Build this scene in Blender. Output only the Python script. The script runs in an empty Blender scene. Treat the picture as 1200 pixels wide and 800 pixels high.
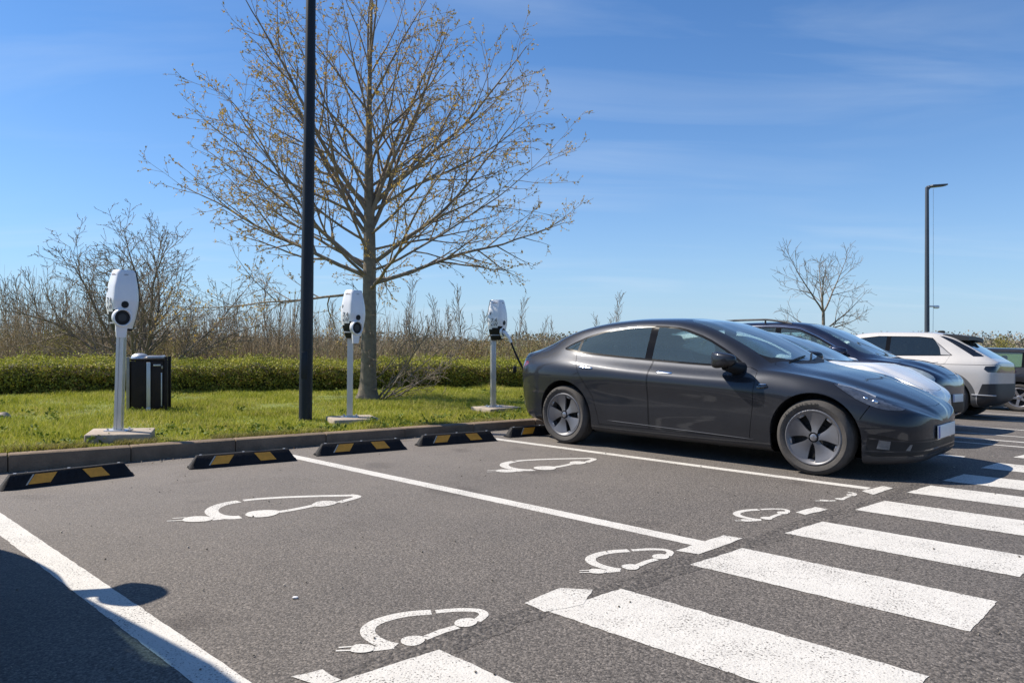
import bpy, bmesh, math, random
import numpy as np
from mathutils import Vector, Matrix, Euler
from mathutils.bvhtree import BVHTree

R = math.radians
random.seed(7)
rng = np.random.default_rng(11)
scene = bpy.context.scene
COL = scene.collection

# ------------------------------------------------------------------ camera, sky, sun, exposure
CAM_H = 1.205
FOCAL_PX = 875.0
cam = bpy.data.objects.new('camera', bpy.data.cameras.new('camera'))
COL.objects.link(cam)
cam.location = (0, 0, CAM_H)
cam.rotation_euler = (R(90), 0, 0)
cam.data.sensor_width = 36
cam.data.lens = 36 * FOCAL_PX / 1200
cam.data.shift_y = -3.0 / 1200
cam.data.clip_start = 0.05
cam.data.clip_end = 3000
scene.camera = cam

SUN_EL = 48.0
SUN_TRAVEL_AZ = -15.0                       # direction the light travels, from +X towards +Y
lx, ly = math.cos(R(SUN_TRAVEL_AZ)), math.sin(R(SUN_TRAVEL_AZ))
light_dir = Vector((lx * math.cos(R(SUN_EL)), ly * math.cos(R(SUN_EL)), -math.sin(R(SUN_EL))))
sun = bpy.data.objects.new('sun', bpy.data.lights.new('sun', 'SUN'))
COL.objects.link(sun)
sun.data.energy = 5.0
sun.data.angle = R(0.53)
sun.data.color = (1.0, 0.92, 0.80)
sun.rotation_euler = light_dir.to_track_quat('-Z', 'Y').to_euler()

world = bpy.data.worlds.new('World')
scene.world = world
world.use_nodes = True
wn, wl = world.node_tree.nodes, world.node_tree.links
wn.clear()
w_out = wn.new('ShaderNodeOutputWorld')
w_bg = wn.new('ShaderNodeBackground')
w_bg.inputs['Strength'].default_value = 0.068
sky = wn.new('ShaderNodeTexSky')
sky.sky_type = 'NISHITA'
sky.sun_disc = False
sky.sun_elevation = R(SUN_EL)
sky.sun_rotation = math.atan2(-lx, -ly)
sky.altitude = 100
sky.air_density = 1.0
sky.dust_density = 0.25
sky.ozone_density = 1.0
# thin streaks of cirrus, a function of the view direction only
tc = wn.new('ShaderNodeTexCoord')
sep = wn.new('ShaderNodeSeparateXYZ')
wl.new(tc.outputs['Generated'], sep.inputs[0])
zc_ = wn.new('ShaderNodeMath'); zc_.operation = 'MAXIMUM'; zc_.inputs[1].default_value = 0.03
wl.new(sep.outputs[2], zc_.inputs[0])
zp = wn.new('ShaderNodeMath'); zp.operation = 'ADD'; zp.inputs[1].default_value = 0.12
wl.new(zc_.outputs[0], zp.inputs[0])
dvx = wn.new('ShaderNodeMath'); dvx.operation = 'DIVIDE'
dvy = wn.new('ShaderNodeMath'); dvy.operation = 'DIVIDE'
wl.new(sep.outputs[0], dvx.inputs[0]); wl.new(zp.outputs[0], dvx.inputs[1])
wl.new(sep.outputs[1], dvy.inputs[0]); wl.new(zp.outputs[0], dvy.inputs[1])
comb = wn.new('ShaderNodeCombineXYZ')
wl.new(dvx.outputs[0], comb.inputs[0]); wl.new(dvy.outputs[0], comb.inputs[1])
mapn = wn.new('ShaderNodeMapping')
mapn.inputs['Rotation'].default_value = (0, 0, R(12))
mapn.inputs['Scale'].default_value = (0.42, 1.5, 1)
wl.new(comb.outputs[0], mapn.inputs[0])
n1 = wn.new('ShaderNodeTexNoise')
n1.inputs['Scale'].default_value = 1.25
n1.inputs['Detail'].default_value = 9
n1.inputs['Roughness'].default_value = 0.56
n1.inputs['Distortion'].default_value = 0.7
wl.new(mapn.outputs[0], n1.inputs['Vector'])
n2 = wn.new('ShaderNodeTexNoise')
n2.inputs['Scale'].default_value = 0.55
n2.inputs['Detail'].default_value = 3
wl.new(comb.outputs[0], n2.inputs['Vector'])
r1 = wn.new('ShaderNodeMapRange')
r1.inputs['From Min'].default_value = 0.46; r1.inputs['From Max'].default_value = 0.78
wl.new(n1.outputs['Fac'], r1.inputs['Value'])
r2 = wn.new('ShaderNodeMapRange')
r2.inputs['From Min'].default_value = 0.38; r2.inputs['From Max'].default_value = 0.62
wl.new(n2.outputs['Fac'], r2.inputs['Value'])
mm = wn.new('ShaderNodeMath'); mm.operation = 'MULTIPLY'
wl.new(r1.outputs[0], mm.inputs[0]); wl.new(r2.outputs[0], mm.inputs[1])
mk = wn.new('ShaderNodeMath'); mk.operation = 'MULTIPLY'; mk.inputs[1].default_value = 0.34
wl.new(mm.outputs[0], mk.inputs[0])
cmix = wn.new('ShaderNodeMixRGB')
wl.new(mk.outputs[0], cmix.inputs['Fac'])
cmix.inputs['Color2'].default_value = (7.5, 8.6, 9.8, 1)
grade = wn.new('ShaderNodeMixRGB'); grade.blend_type = 'MULTIPLY'; grade.inputs['Fac'].default_value = 1
grade.inputs['Color2'].default_value = (0.60, 1.02, 1.48, 1)
wl.new(sky.outputs[0], grade.inputs['Color1'])
hz1 = wn.new('ShaderNodeMath'); hz1.operation = 'SUBTRACT'; hz1.inputs[0].default_value = 1.0; hz1.use_clamp = True
wl.new(zc_.outputs[0], hz1.inputs[1])
hz2 = wn.new('ShaderNodeMath'); hz2.operation = 'POWER'; hz2.inputs[1].default_value = 6.5
wl.new(hz1.outputs[0], hz2.inputs[0])
hz3 = wn.new('ShaderNodeMath'); hz3.operation = 'MULTIPLY'; hz3.inputs[1].default_value = 0.74
wl.new(hz2.outputs[0], hz3.inputs[0])
hmix = wn.new('ShaderNodeMixRGB'); hmix.inputs['Color2'].default_value = (5.4, 6.8, 8.9, 1)
wl.new(hz3.outputs[0], hmix.inputs['Fac']); wl.new(grade.outputs[0], hmix.inputs['Color1'])
wl.new(hmix.outputs[0], cmix.inputs['Color1'])
wl.new(cmix.outputs[0], w_bg.inputs['Color'])
wl.new(w_bg.outputs[0], w_out.inputs[0])

scene.view_settings.view_transform = 'Standard'
scene.view_settings.look = 'None'
scene.view_settings.exposure = 0.55
scene.view_settings.gamma = 1.0
scene.cycles.max_bounces = 8
scene.cycles.transparent_max_bounces = 16
scene.cycles.use_denoising = True

# ------------------------------------------------------------------ frames of reference
TH = 0.771
CT, ST = math.cos(TH), math.sin(TH)         # the bays: a = towards the aisle, n = across the bays

def wan(a, n):
    return (a * CT + n * ST, -a * ST + n * CT)

def toan(X, Y):
    return (X * CT - Y * ST, X * ST + Y * CT)

def gz(n):
    """The car park falls away gently beyond the first bays."""
    n = np.asarray(n, float)
    t = np.clip(n - 8.7, 0, 17.5)
    return -0.040 * (np.sqrt(t * t + 0.6) - math.sqrt(0.6))

KO = np.array([-4.55, 6.74])                # kerb line: foot of its face
KA = R(35.6)
KD = np.array([math.cos(KA), math.sin(KA)])
KN = np.array([-math.sin(KA), math.cos(KA)])

def wk(s, d):
    return KO + s * KD + d * KN

def lawn_z(X, Y):
    X = np.asarray(X, float); Y = np.asarray(Y, float)
    s = (X - KO[0]) * KD[0] + (Y - KO[1]) * KD[1]
    d = (X - KO[0]) * KN[0] + (Y - KO[1]) * KN[1]
    n = X * ST + Y * CT
    base = np.clip(0.155 - 0.016 * s, 0.075, 0.16)
    return base + np.where(n > 8.7, gz(n), 0) * np.clip(1 - d / 10.0, 0.15, 1)

def kerb_top(s):
    return max(0.105, min(0.165, 0.165 - 0.010 * s))

# ------------------------------------------------------------------ mesh and object helpers
def link(o, parent=None):
    COL.objects.link(o)
    if parent is not None:
        o.parent = parent
    return o

def np_mesh(name, V, F, mat=None, smooth=False, mats=None, midx=None):
    me = bpy.data.meshes.new(name)
    V = np.asarray(V, dtype=np.float32).reshape(-1, 3)
    F = np.asarray(F, dtype=np.int32)
    nf, k = F.shape
    me.vertices.add(len(V)); me.vertices.foreach_set('co', V.ravel())
    me.loops.add(nf * k); me.loops.foreach_set('vertex_index', F.ravel())
    me.polygons.add(nf)
    me.polygons.foreach_set('loop_start', np.arange(0, nf * k, k, dtype=np.int32))
    me.polygons.foreach_set('loop_total', np.full(nf, k, dtype=np.int32))
    if smooth:
        me.polygons.foreach_set('use_smooth', np.ones(nf, dtype=bool))
    for m in (mats or ([mat] if mat else [])):
        me.materials.append(m)
    if midx is not None:
        me.polygons.foreach_set('material_index', np.asarray(midx, dtype=np.int32))
    me.update(calc_edges=True)
    return me

def bm_obj(name, bm, mat, parent=None, smooth=True, angle=40):
    me = bpy.data.meshes.new(name)
    bmesh.ops.recalc_face_normals(bm, faces=bm.faces[:])
    if smooth:
        for f in bm.faces: f.smooth = True
        lim = R(angle)
        for e in bm.edges:
            if len(e.link_faces) == 2 and e.calc_face_angle(0) > lim:
                e.smooth = False
    bm.to_mesh(me); bm.free()
    for m in (mat if isinstance(mat, (list, tuple)) else [mat]):
        me.materials.append(m)
    return link(bpy.data.objects.new(name, me), parent)

def me_obj(name, me, parent=None):
    return link(bpy.data.objects.new(name, me), parent)

def tag(o, label=None, cat=None, group=None, kind=None):
    if label: o['label'] = label
    if cat: o['category'] = cat
    if group: o['group'] = group
    if kind: o['kind'] = kind
    return o

def empty(name, loc=(0, 0, 0), rot=(0, 0, 0), parent=None):
    o = bpy.data.objects.new(name, None)
    o.empty_display_size = 0.2
    link(o, parent)
    o.location = loc; o.rotation_euler = rot
    return o

def copy_tree(o, parent=None):
    c = o.copy(); COL.objects.link(c)
    if parent is not None:
        c.parent = parent
        c.matrix_parent_inverse = o.matrix_parent_inverse
    for ch in list(o.children):
        copy_tree(ch, c)
    return c

def add_box(bm, cx, cy, cz, sx, sy, sz, bevel=0.0, mat=None, segs=2):
    g = bmesh.ops.create_cube(bm, size=1.0)
    vs = g['verts']
    for v in vs:
        v.co = Vector((v.co.x * sx, v.co.y * sy, v.co.z * sz))
    if bevel > 0:
        es = list({e for v in vs for e in v.link_edges})
        r = bmesh.ops.bevel(bm, geom=es, offset=bevel, segments=segs, profile=0.5, affect='EDGES')
        vs = list({v for f in r['faces'] for v in f.verts} | {v for v in vs if v.is_valid})
    vs = [v for v in vs if v.is_valid]
    M = Matrix.Translation((cx, cy, cz)) @ (mat if mat else Matrix.Identity(4))
    for v in vs:
        v.co = M @ v.co
    return vs

def add_cyl(bm, p0, p1, r0, r1, seg=16, caps=True):
    p0, p1 = Vector(p0), Vector(p1)
    d = p1 - p0
    q = d.to_track_quat('Z', 'Y').to_matrix()
    ra, rb = [], []
    for i in range(seg):
        a = 2 * math.pi * i / seg
        u = q @ Vector((math.cos(a), math.sin(a), 0))
        ra.append(bm.verts.new(p0 + u * r0)); rb.append(bm.verts.new(p1 + u * r1))
    for i in range(seg):
        j = (i + 1) % seg
        bm.faces.new((ra[i], ra[j], rb[j], rb[i]))
    if caps:
        bm.faces.new(list(reversed(ra))); bm.faces.new(rb)

def add_lathe(bm, prof, seg=48, axis='Y', closed=False):
    """prof: list of (radius, along)"""
    rings = []
    for r, h in prof:
        ring = []
        for i in range(seg):
            a = 2 * math.pi * i / seg
            c, s = r * math.cos(a), r * math.sin(a)
            ring.append(bm.verts.new((c, h, s) if axis == 'Y' else (c, s, h)))
        rings.append(ring)
    n = len(rings)
    for k in range(n if closed else n - 1):
        A, B = rings[k], rings[(k + 1) % n]
        for i in range(seg):
            j = (i + 1) % seg
            bm.faces.new((A[i], A[j], B[j], B[i]))
    return rings

def add_tube(bm, pts, rad, seg=8):
    pts = [Vector(p) for p in pts]
    rad = rad if isinstance(rad, (list, tuple)) else [rad] * len(pts)
    rings = []
    for i, p in enumerate(pts):
        t = (pts[min(i + 1, len(pts) - 1)] - pts[max(i - 1, 0)]).normalized()
        ref = Vector((0, 0, 1)) if abs(t.z) < 0.9 else Vector((1, 0, 0))
        u = t.cross(ref).normalized(); v = t.cross(u)
        rings.append([bm.verts.new(p + (u * math.cos(2 * math.pi * k / seg) + v * math.sin(2 * math.pi * k / seg)) * rad[i]) for k in range(seg)])
    for A, B in zip(rings, rings[1:]):
        for k in range(seg):
            j = (k + 1) % seg
            bm.faces.new((A[k], A[j], B[j], B[k]))
    bm.faces.new(list(reversed(rings[0]))); bm.faces.new(rings[-1])

def chaikin(P, it=2, k=0.2):
    P = [Vector(p) for p in P]
    for _ in range(it):
        Q = []
        for a, b in zip(P, P[1:] + P[:1]):
            Q += [a * (1 - k) + b * k, a * k + b * (1 - k)]
        P = Q
    return P

def text_mesh(txt, size):
    cu = bpy.data.curves.new('lettering', 'FONT')
    cu.body = txt; cu.size = size; cu.align_x = 'CENTER'; cu.align_y = 'CENTER'; cu.resolution_u = 3
    cu.extrude = 0.0008
    o = bpy.data.objects.new('lettering', cu)
    COL.objects.link(o)
    dg = bpy.context.evaluated_depsgraph_get()
    me = bpy.data.meshes.new_from_object(o.evaluated_get(dg))
    bpy.data.objects.remove(o); bpy.data.curves.remove(cu)
    me.name = 'lettering'
    return me

# ------------------------------------------------------------------ materials
def mat_new(name):
    m = bpy.data.materials.new(name); m.use_nodes = True
    nt = m.node_tree
    return m, nt.nodes, nt.links, nt.nodes['Principled BSDF']

def plain(name, col, rough=0.5, metal=0.0, coat=0.0, spec=0.5, var=0.0, scale=8.0, bump=0.0, bscale=60.0, coat_rough=0.03):
    """Colour with procedural mottling and fine relief."""
    m, n, l, b = mat_new(name)
    b.inputs['Roughness'].default_value = rough
    b.inputs['Metallic'].default_value = metal
    b.inputs['Coat Weight'].default_value = coat
    b.inputs['Coat Roughness'].default_value = coat_rough
    b.inputs['Specular IOR Level'].default_value = spec
    tcn = n.new('ShaderNodeTexCoord')
    if var > 0:
        nz = n.new('ShaderNodeTexNoise'); nz.inputs['Scale'].default_value = scale; nz.inputs['Detail'].default_value = 6
        nz.inputs['Roughness'].default_value = 0.65
        l.new(tcn.outputs['Object'], nz.inputs['Vector'])
        cr = n.new('ShaderNodeValToRGB')
        cr.color_ramp.elements[0].position = 0.3; cr.color_ramp.elements[1].position = 0.7
        cr.color_ramp.elements[0].color = tuple(c * (1 - var) for c in col[:3]) + (1,)
        cr.color_ramp.elements[1].color = tuple(min(1, c * (1 + var)) for c in col[:3]) + (1,)
        l.new(nz.outputs['Fac'], cr.inputs['Fac'])
        l.new(cr.outputs['Color'], b.inputs['Base Color'])
    else:
        b.inputs['Base Color'].default_value = tuple(col[:3]) + (1,)
    if bump > 0:
        nb = n.new('ShaderNodeTexNoise'); nb.inputs['Scale'].default_value = bscale; nb.inputs['Detail'].default_value = 4
        l.new(tcn.outputs['Object'], nb.inputs['Vector'])
        bp = n.new('ShaderNodeBump'); bp.inputs['Strength'].default_value = bump; bp.inputs['Distance'].default_value = 0.01
        l.new(nb.outputs['Fac'], bp.inputs['Height']); l.new(bp.outputs[0], b.inputs['Normal'])
    return m

def ramp(n, stops):
    cr = n.new('ShaderNodeValToRGB')
    e = cr.color_ramp.elements
    while len(e) < len(stops): e.new(0.5)
    for el, (p, c) in zip(e, stops):
        el.position = p; el.color = tuple(c) + (1,)
    return cr

def asphalt_nodes(n, l, gain=1.0, coarse=1.0):
    """Returns colour socket and height socket of worn bitumen with pale chippings."""
    geo = n.new('ShaderNodeNewGeometry')
    v1 = n.new('ShaderNodeTexVoronoi'); v1.inputs['Scale'].default_value = 95 / coarse
    v1.inputs['Randomness'].default_value = 1.0
    l.new(geo.outputs['Position'], v1.inputs['Vector'])
    n1 = n.new('ShaderNodeTexNoise'); n1.inputs['Scale'].default_value = 52 / coarse; n1.inputs['Detail'].default_value = 5; n1.inputs['Roughness'].default_value = 0.75
    l.new(geo.outputs['Position'], n1.inputs['Vector'])
    n2 = n.new('ShaderNodeTexNoise'); n2.inputs['Scale'].default_value = 0.9; n2.inputs['Detail'].default_value = 7; n2.inputs['Roughness'].default_value = 0.6
    l.new(geo.outputs['Position'], n2.inputs['Vector'])
    c1 = ramp(n, [(0.1, (0.018 * gain, 0.016 * gain, 0.0145 * gain)), (0.42, (0.070 * gain, 0.0625 * gain, 0.0565 * gain)), (0.7, (0.16 * gain, 0.143 * gain, 0.128 * gain)), (1.0, (0.30 * gain, 0.27 * gain, 0.245 * gain))])
    mxa = n.new('ShaderNodeMath'); mxa.operation = 'MULTIPLY_ADD'
    l.new(v1.outputs['Color'], mxa.inputs[0]); mxa.inputs[1].default_value = 0.55
    sc = n.new('ShaderNodeMath'); sc.operation = 'MULTIPLY_ADD'; sc.inputs[1].default_value = 1.5; sc.inputs[2].default_value = -0.53
    l.new(n1.outputs['Fac'], sc.inputs[0]); l.new(sc.outputs[0], mxa.inputs[2])
    l.new(mxa.outputs[0], c1.inputs['Fac'])
    c2 = ramp(n, [(0.3, (0.84, 0.84, 0.85)), (0.7, (1.14, 1.12, 1.09))])
    l.new(n2.outputs['Fac'], c2.inputs['Fac'])
    mu = n.new('ShaderNodeMixRGB'); mu.blend_type = 'MULTIPLY'; mu.inputs['Fac'].default_value = 1
    l.new(c1.outputs[0], mu.inputs['Color1']); l.new(c2.outputs[0], mu.inputs['Color2'])
    # dusty and paler towards the kerb, grazing-light brightening put into the colour as well
    dt = n.new('ShaderNodeVectorMath'); dt.operation = 'DOT_PRODUCT'; dt.inputs[1].default_value = (CT, -ST, 0)
    l.new(geo.outputs['Position'], dt.inputs[0])
    dm = n.new('ShaderNodeMapRange'); dm.inputs['From Min'].default_value = -7.0; dm.inputs['From Max'].default_value = -1.8; dm.inputs['To Min'].default_value = 0.62; dm.inputs['To Max'].default_value = 0.05
    l.new(dt.outputs['Value'], dm.inputs['Value'])
    nd = n.new('ShaderNodeTexNoise'); nd.inputs['Scale'].default_value = 1.3; nd.inputs['Detail'].default_value = 8; nd.inputs['Roughness'].default_value = 0.65
    l.new(geo.outputs['Position'], nd.inputs['Vector'])
    nm = n.new('ShaderNodeMapRange'); nm.inputs['From Min'].default_value = 0.25; nm.inputs['From Max'].default_value = 0.7; nm.inputs['To Min'].default_value = 0.55; nm.inputs['To Max'].default_value = 1.15
    l.new(nd.outputs['Fac'], nm.inputs['Value'])
    dd = n.new('ShaderNodeMath'); dd.operation = 'MULTIPLY'; dd.use_clamp = True
    l.new(dm.outputs[0], dd.inputs[0]); l.new(nm.outputs[0], dd.inputs[1])
    dust_sheen = n.new('ShaderNodeMixRGB'); dust_sheen.inputs['Color2'].default_value = (0.185 * gain, 0.163 * gain, 0.143 * gain, 1)
    l.new(dd.outputs[0], dust_sheen.inputs['Fac']); l.new(mu.outputs[0], dust_sheen.inputs['Color1'])
    mu = dust_sheen
    # a few dark oil spots
    n3 = n.new('ShaderNodeTexNoise'); n3.inputs['Scale'].default_value = 1.15; n3.inputs['Detail'].default_value = 2
    l.new(geo.outputs['Position'], n3.inputs['Vector'])
    c3 = ramp(n, [(0.0, (1, 1, 1)), (0.62, (1, 1, 1)), (0.72, (0.66, 0.65, 0.65))])
    l.new(n3.outputs['Fac'], c3.inputs['Fac'])
    mu2 = n.new('ShaderNodeMixRGB'); mu2.blend_type = 'MULTIPLY'; mu2.inputs['Fac'].default_value = 1
    l.new(mu.outputs[0], mu2.inputs['Color1']); l.new(c3.outputs[0], mu2.inputs['Color2'])
    hs = n.new('ShaderNodeMath'); hs.operation = 'SUBTRACT'
    l.new(n1.outputs['Fac'], hs.inputs[0])
    hv = n.new('ShaderNodeMath'); hv.operation = 'MULTIPLY'; hv.inputs[1].default_value = 0.6
    l.new(v1.outputs['Distance'], hv.inputs[0]); l.new(hv.outputs[0], hs.inputs[1])
    return mu2.outputs[0], hs.outputs[0]

def asphalt_mat(name, gain=1.0, coarse=1.0, bump=0.6):
    m, n, l, b = mat_new(name)
    c, h = asphalt_nodes(n, l, gain, coarse)
    l.new(c, b.inputs['Base Color'])
    b.inputs['Roughness'].default_value = 0.82
    b.inputs['Specular IOR Level'].default_value = 0.4
    bp = n.new('ShaderNodeBump'); bp.inputs['Strength'].default_value = bump; bp.inputs['Distance'].default_value = 0.012
    l.new(h, bp.inputs['Height']); l.new(bp.outputs[0], b.inputs['Normal'])
    return m

def paint_mat(name, wear=0.5, col=(0.60, 0.575, 0.53)):
    """White road paint, rubbed through to the chippings in places."""
    m, n, l, b = mat_new(name)
    c, h = asphalt_nodes(n, l, 0.9, 1.0)
    geo = n.new('ShaderNodeNewGeometry')
    a = n.new('ShaderNodeTexNoise'); a.inputs['Scale'].default_value = 105; a.inputs['Detail'].default_value = 3; a.inputs['Roughness'].default_value = 0.7
    bb = n.new('ShaderNodeTexNoise'); bb.inputs['Scale'].default_value = 3.2; bb.inputs['Detail'].default_value = 4
    l.new(geo.outputs['Position'], a.inputs['Vector']); l.new(geo.outputs['Position'], bb.inputs['Vector'])
    ad = n.new('ShaderNodeMath'); ad.operation = 'MULTIPLY_ADD'; ad.inputs[1].default_value = 0.24
    l.new(bb.outputs['Fac'], ad.inputs[0]); l.new(a.outputs['Fac'], ad.inputs[2])
    lo = 0.86 - 0.13 * wear
    rg = n.new('ShaderNodeMapRange'); rg.inputs['From Min'].default_value = lo - 0.035; rg.inputs['From Max'].default_value = lo + 0.035
    l.new(ad.outputs[0], rg.inputs['Value'])
    dirt = ramp(n, [(0.3, tuple(x * 0.86 for x in col)), (0.7, col)])
    dn = n.new('ShaderNodeTexNoise'); dn.inputs['Scale'].default_value = 9; dn.inputs['Detail'].default_value = 8; dn.inputs['Roughness'].default_value = 0.7
    l.new(geo.outputs['Position'], dn.inputs['Vector']); l.new(dn.outputs['Fac'], dirt.inputs['Fac'])
    mx = n.new('ShaderNodeMixRGB')
    l.new(rg.outputs[0], mx.inputs['Fac']); l.new(dirt.outputs[0], mx.inputs['Color1']); l.new(c, mx.inputs['Color2'])
    l.new(mx.outputs[0], b.inputs['Base Color'])
    b.inputs['Roughness'].default_value = 0.7
    bp = n.new('ShaderNodeBump'); bp.inputs['Strength'].default_value = 0.35; bp.inputs['Distance'].default_value = 0.008
    l.new(h, bp.inputs['Height']); l.new(bp.outputs[0], b.inputs['Normal'])
    return m

def glass_mat(name, tint, refl=1.0, dust_sheen=0.0):
    m, n, l, b = mat_new(name)
    n.remove(b)
    out = n['Material Output']
    tr = n.new('ShaderNodeBsdfTransparent'); tr.inputs['Color'].default_value = tuple(tint) + (1,)
    gl = n.new('ShaderNodeBsdfGlossy'); gl.inputs['Roughness'].default_value = 0.015
    gl.inputs['Color'].default_value = (1, 1, 1, 1)
    fr = n.new('ShaderNodeFresnel'); fr.inputs['IOR'].default_value = 1.52
    mu = n.new('ShaderNodeMath'); mu.operation = 'MULTIPLY_ADD'; mu.inputs[1].default_value = 1.25 * refl; mu.inputs[2].default_value = 0.02; mu.use_clamp = True
    l.new(fr.outputs[0], mu.inputs[0])
    mx = n.new('ShaderNodeMixShader')
    l.new(mu.outputs[0], mx.inputs[0]); l.new(tr.outputs[0], mx.inputs[1]); l.new(gl.outputs[0], mx.inputs[2])
    last = mx.outputs[0]
    if dust_sheen > 0:
        df = n.new('ShaderNodeBsdfDiffuse'); df.inputs['Color'].default_value = (0.36, 0.50, 0.52, 1)  # teal veil: reflected sky put into the glass as a diffuse colour
        m2 = n.new('ShaderNodeMixShader'); m2.inputs[0].default_value = dust_sheen
        l.new(last, m2.inputs[1]); l.new(df.outputs[0], m2.inputs[2]); last = m2.outputs[0]
    l.new(last, out.inputs['Surface'])
    return m

def car_paint(name, col, metal=0.55, rough=0.38, dust_sheen=0.06):
    m, n, l, b = mat_new(name)
    tcn = n.new('ShaderNodeTexCoord')
    nz = n.new('ShaderNodeTexNoise'); nz.inputs['Scale'].default_value = 3.0; nz.inputs['Detail'].default_value = 8; nz.inputs['Roughness'].default_value = 0.7
    l.new(tcn.outputs['Object'], nz.inputs['Vector'])
    fl = n.new('ShaderNodeTexNoise'); fl.inputs['Scale'].default_value = 900; fl.inputs['Detail'].default_value = 1
    l.new(tcn.outputs['Object'], fl.inputs['Vector'])
    fc = ramp(n, [(0.3, tuple(c * 0.8 for c in col)), (0.7, tuple(min(1, c * 1.25) for c in col))])
    l.new(fl.outputs['Fac'], fc.inputs['Fac'])
    dc = n.new('ShaderNodeMixRGB'); dc.inputs['Color2'].default_value = (0.30, 0.27, 0.24, 1)
    dr = n.new('ShaderNodeMapRange'); dr.inputs['From Min'].default_value = 0.45; dr.inputs['From Max'].default_value = 0.8; dr.inputs['To Max'].default_value = dust_sheen * 2
    l.new(nz.outputs['Fac'], dr.inputs['Value']); l.new(dr.outputs[0], dc.inputs['Fac'])
    l.new(fc.outputs[0], dc.inputs['Color1']); l.new(dc.outputs[0], b.inputs['Base Color'])
    b.inputs['Metallic'].default_value = metal
    b.inputs['Roughness'].default_value = rough
    b.inputs['Specular IOR Level'].default_value = 0.06
    b.inputs['Coat Weight'].default_value = 1.0
    b.inputs['Coat IOR'].default_value = 1.38
    cr = n.new('ShaderNodeMapRange'); cr.inputs['To Min'].default_value = 0.02; cr.inputs['To Max'].default_value = 0.09
    l.new(nz.outputs['Fac'], cr.inputs['Value']); l.new(cr.outputs[0], b.inputs['Coat Roughness'])
    return m

M = {}
M['asphalt'] = asphalt_mat('asphalt', 1.12, 0.78, 0.5)
M['asphalt_road'] = asphalt_mat('asphalt_road', 1.02, 1.1, 0.65)
M['asphalt_rough'] = asphalt_mat('asphalt_rough', 0.95, 1.4, 0.9)
M['paint'] = paint_mat('road_paint', 1.05)
M['paint_worn'] = paint_mat('road_paint_worn', 1.1)
M['paint_fresh'] = paint_mat('road_paint_fresh', 1.05, (0.61, 0.585, 0.54))
M['concrete'] = plain('concrete', (0.36, 0.30, 0.235), 0.9, var=0.22, scale=7, bump=0.4, bscale=45)
M['kerbstone'] = plain('kerbstone', (0.19, 0.137, 0.092), 0.9, var=0.25, scale=5, bump=0.5, bscale=50)
M['rubber'] = plain('rubber', (0.012, 0.011, 0.012), 0.75, spec=0.3, var=0.35, scale=14, bump=0.3, bscale=120)
M['yellow'] = plain('yellow_reflector', (0.78, 0.34, 0.03), 0.5, var=0.18, scale=16, bump=0.1)
M['pale_edge'] = plain('pale_edge', (0.5, 0.46, 0.38), 0.6, var=0.2, scale=20)
M['alu'] = plain('aluminium', (0.62, 0.62, 0.61), 0.38, metal=0.75, var=0.06, scale=5)
M['white_plastic'] = plain('white_plastic', (0.80, 0.80, 0.81), 0.32, var=0.03, scale=6, coat=0.3, coat_rough=0.15)
M['black_plastic'] = plain('black_plastic', (0.012, 0.012, 0.013), 0.5, spec=0.25, var=0.2, scale=9)
M['black_gloss'] = plain('black_gloss', (0.008, 0.008, 0.009), 0.12, coat=1.0, var=0.1, scale=5)
M['grey_print'] = plain('grey_print', (0.10, 0.10, 0.11), 0.5, var=0.05)
M['pale_print'] = plain('pale_print', (0.42, 0.30, 0.28), 0.5, var=0.05)
M['mid_print'] = plain('mid_print', (0.30, 0.31, 0.33), 0.5, var=0.05)
M['post'] = plain('post_paint', (0.010, 0.014, 0.022), 0.5, var=0.2, scale=3, spec=0.35)
M['post_far'] = plain('far_post_paint', (0.055, 0.068, 0.088), 0.45, var=0.15, scale=3)
M['bin_panel'] = plain('bin_panel', (0.022, 0.014, 0.013), 0.62, spec=0.3, var=0.3, scale=6)
M['bin_frame'] = plain('bin_frame', (0.30, 0.27, 0.24), 0.45, metal=0.3, var=0.15, scale=6)
M['bin_post'] = plain('bin_post', (0.55, 0.54, 0.54), 0.4, metal=0.5, var=0.08, scale=6)
M['tyre'] = plain('tyre', (0.055, 0.05, 0.046), 0.85, var=0.25, scale=9, bump=0.25, bscale=70)
M['tyre_letter'] = plain('tyre_letter', (0.012, 0.012, 0.012), 0.8, var=0.1)
M['rim'] = plain('rim', (0.125, 0.125, 0.135), 0.42, metal=0.35, var=0.12, scale=9, coat=0.25, coat_rough=0.2)
M['rim_edge'] = plain('rim_edge', (0.28, 0.28, 0.30), 0.3, metal=0.7, var=0.05)
M['rim_dark'] = plain('rim_dark', (0.012, 0.012, 0.013), 0.6, var=0.2)
M['interior'] = plain('interior_trim', (0.020, 0.020, 0.022), 0.7, var=0.2, scale=10)
M['seat'] = plain('seat_fabric', (0.03, 0.03, 0.032), 0.75, var=0.2, scale=20, bump=0.2)
M['chrome'] = plain('chrome', (0.7, 0.7, 0.72), 0.12, metal=1.0, var=0.03)
M['lens'] = glass_mat('lamp_lens', (0.85, 0.88, 0.9), 1.3)
M['glass'] = glass_mat('car_glass', (0.62, 0.76, 0.76), 1.0, 0.09)
M['glass_dark'] = glass_mat('privacy_glass', (0.10, 0.11, 0.13), 1.1, 0.03)
M['glass_shield'] = glass_mat('windscreen_glass', (0.58, 0.74, 0.74), 1.2, 0.09)
M['red_lens'] = plain('red_lens', (0.16, 0.012, 0.012), 0.15, coat=1.0, var=0.1)
M['trim_black'] = plain('trim_black', (0.008, 0.008, 0.009), 0.14, spec=0.12, var=0.1)
M['fog_lens'] = plain('fog_lens', (0.13, 0.13, 0.13), 0.35, var=0.3, scale=30)  # grey for the patches of reflected light painted on the bumper
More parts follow.
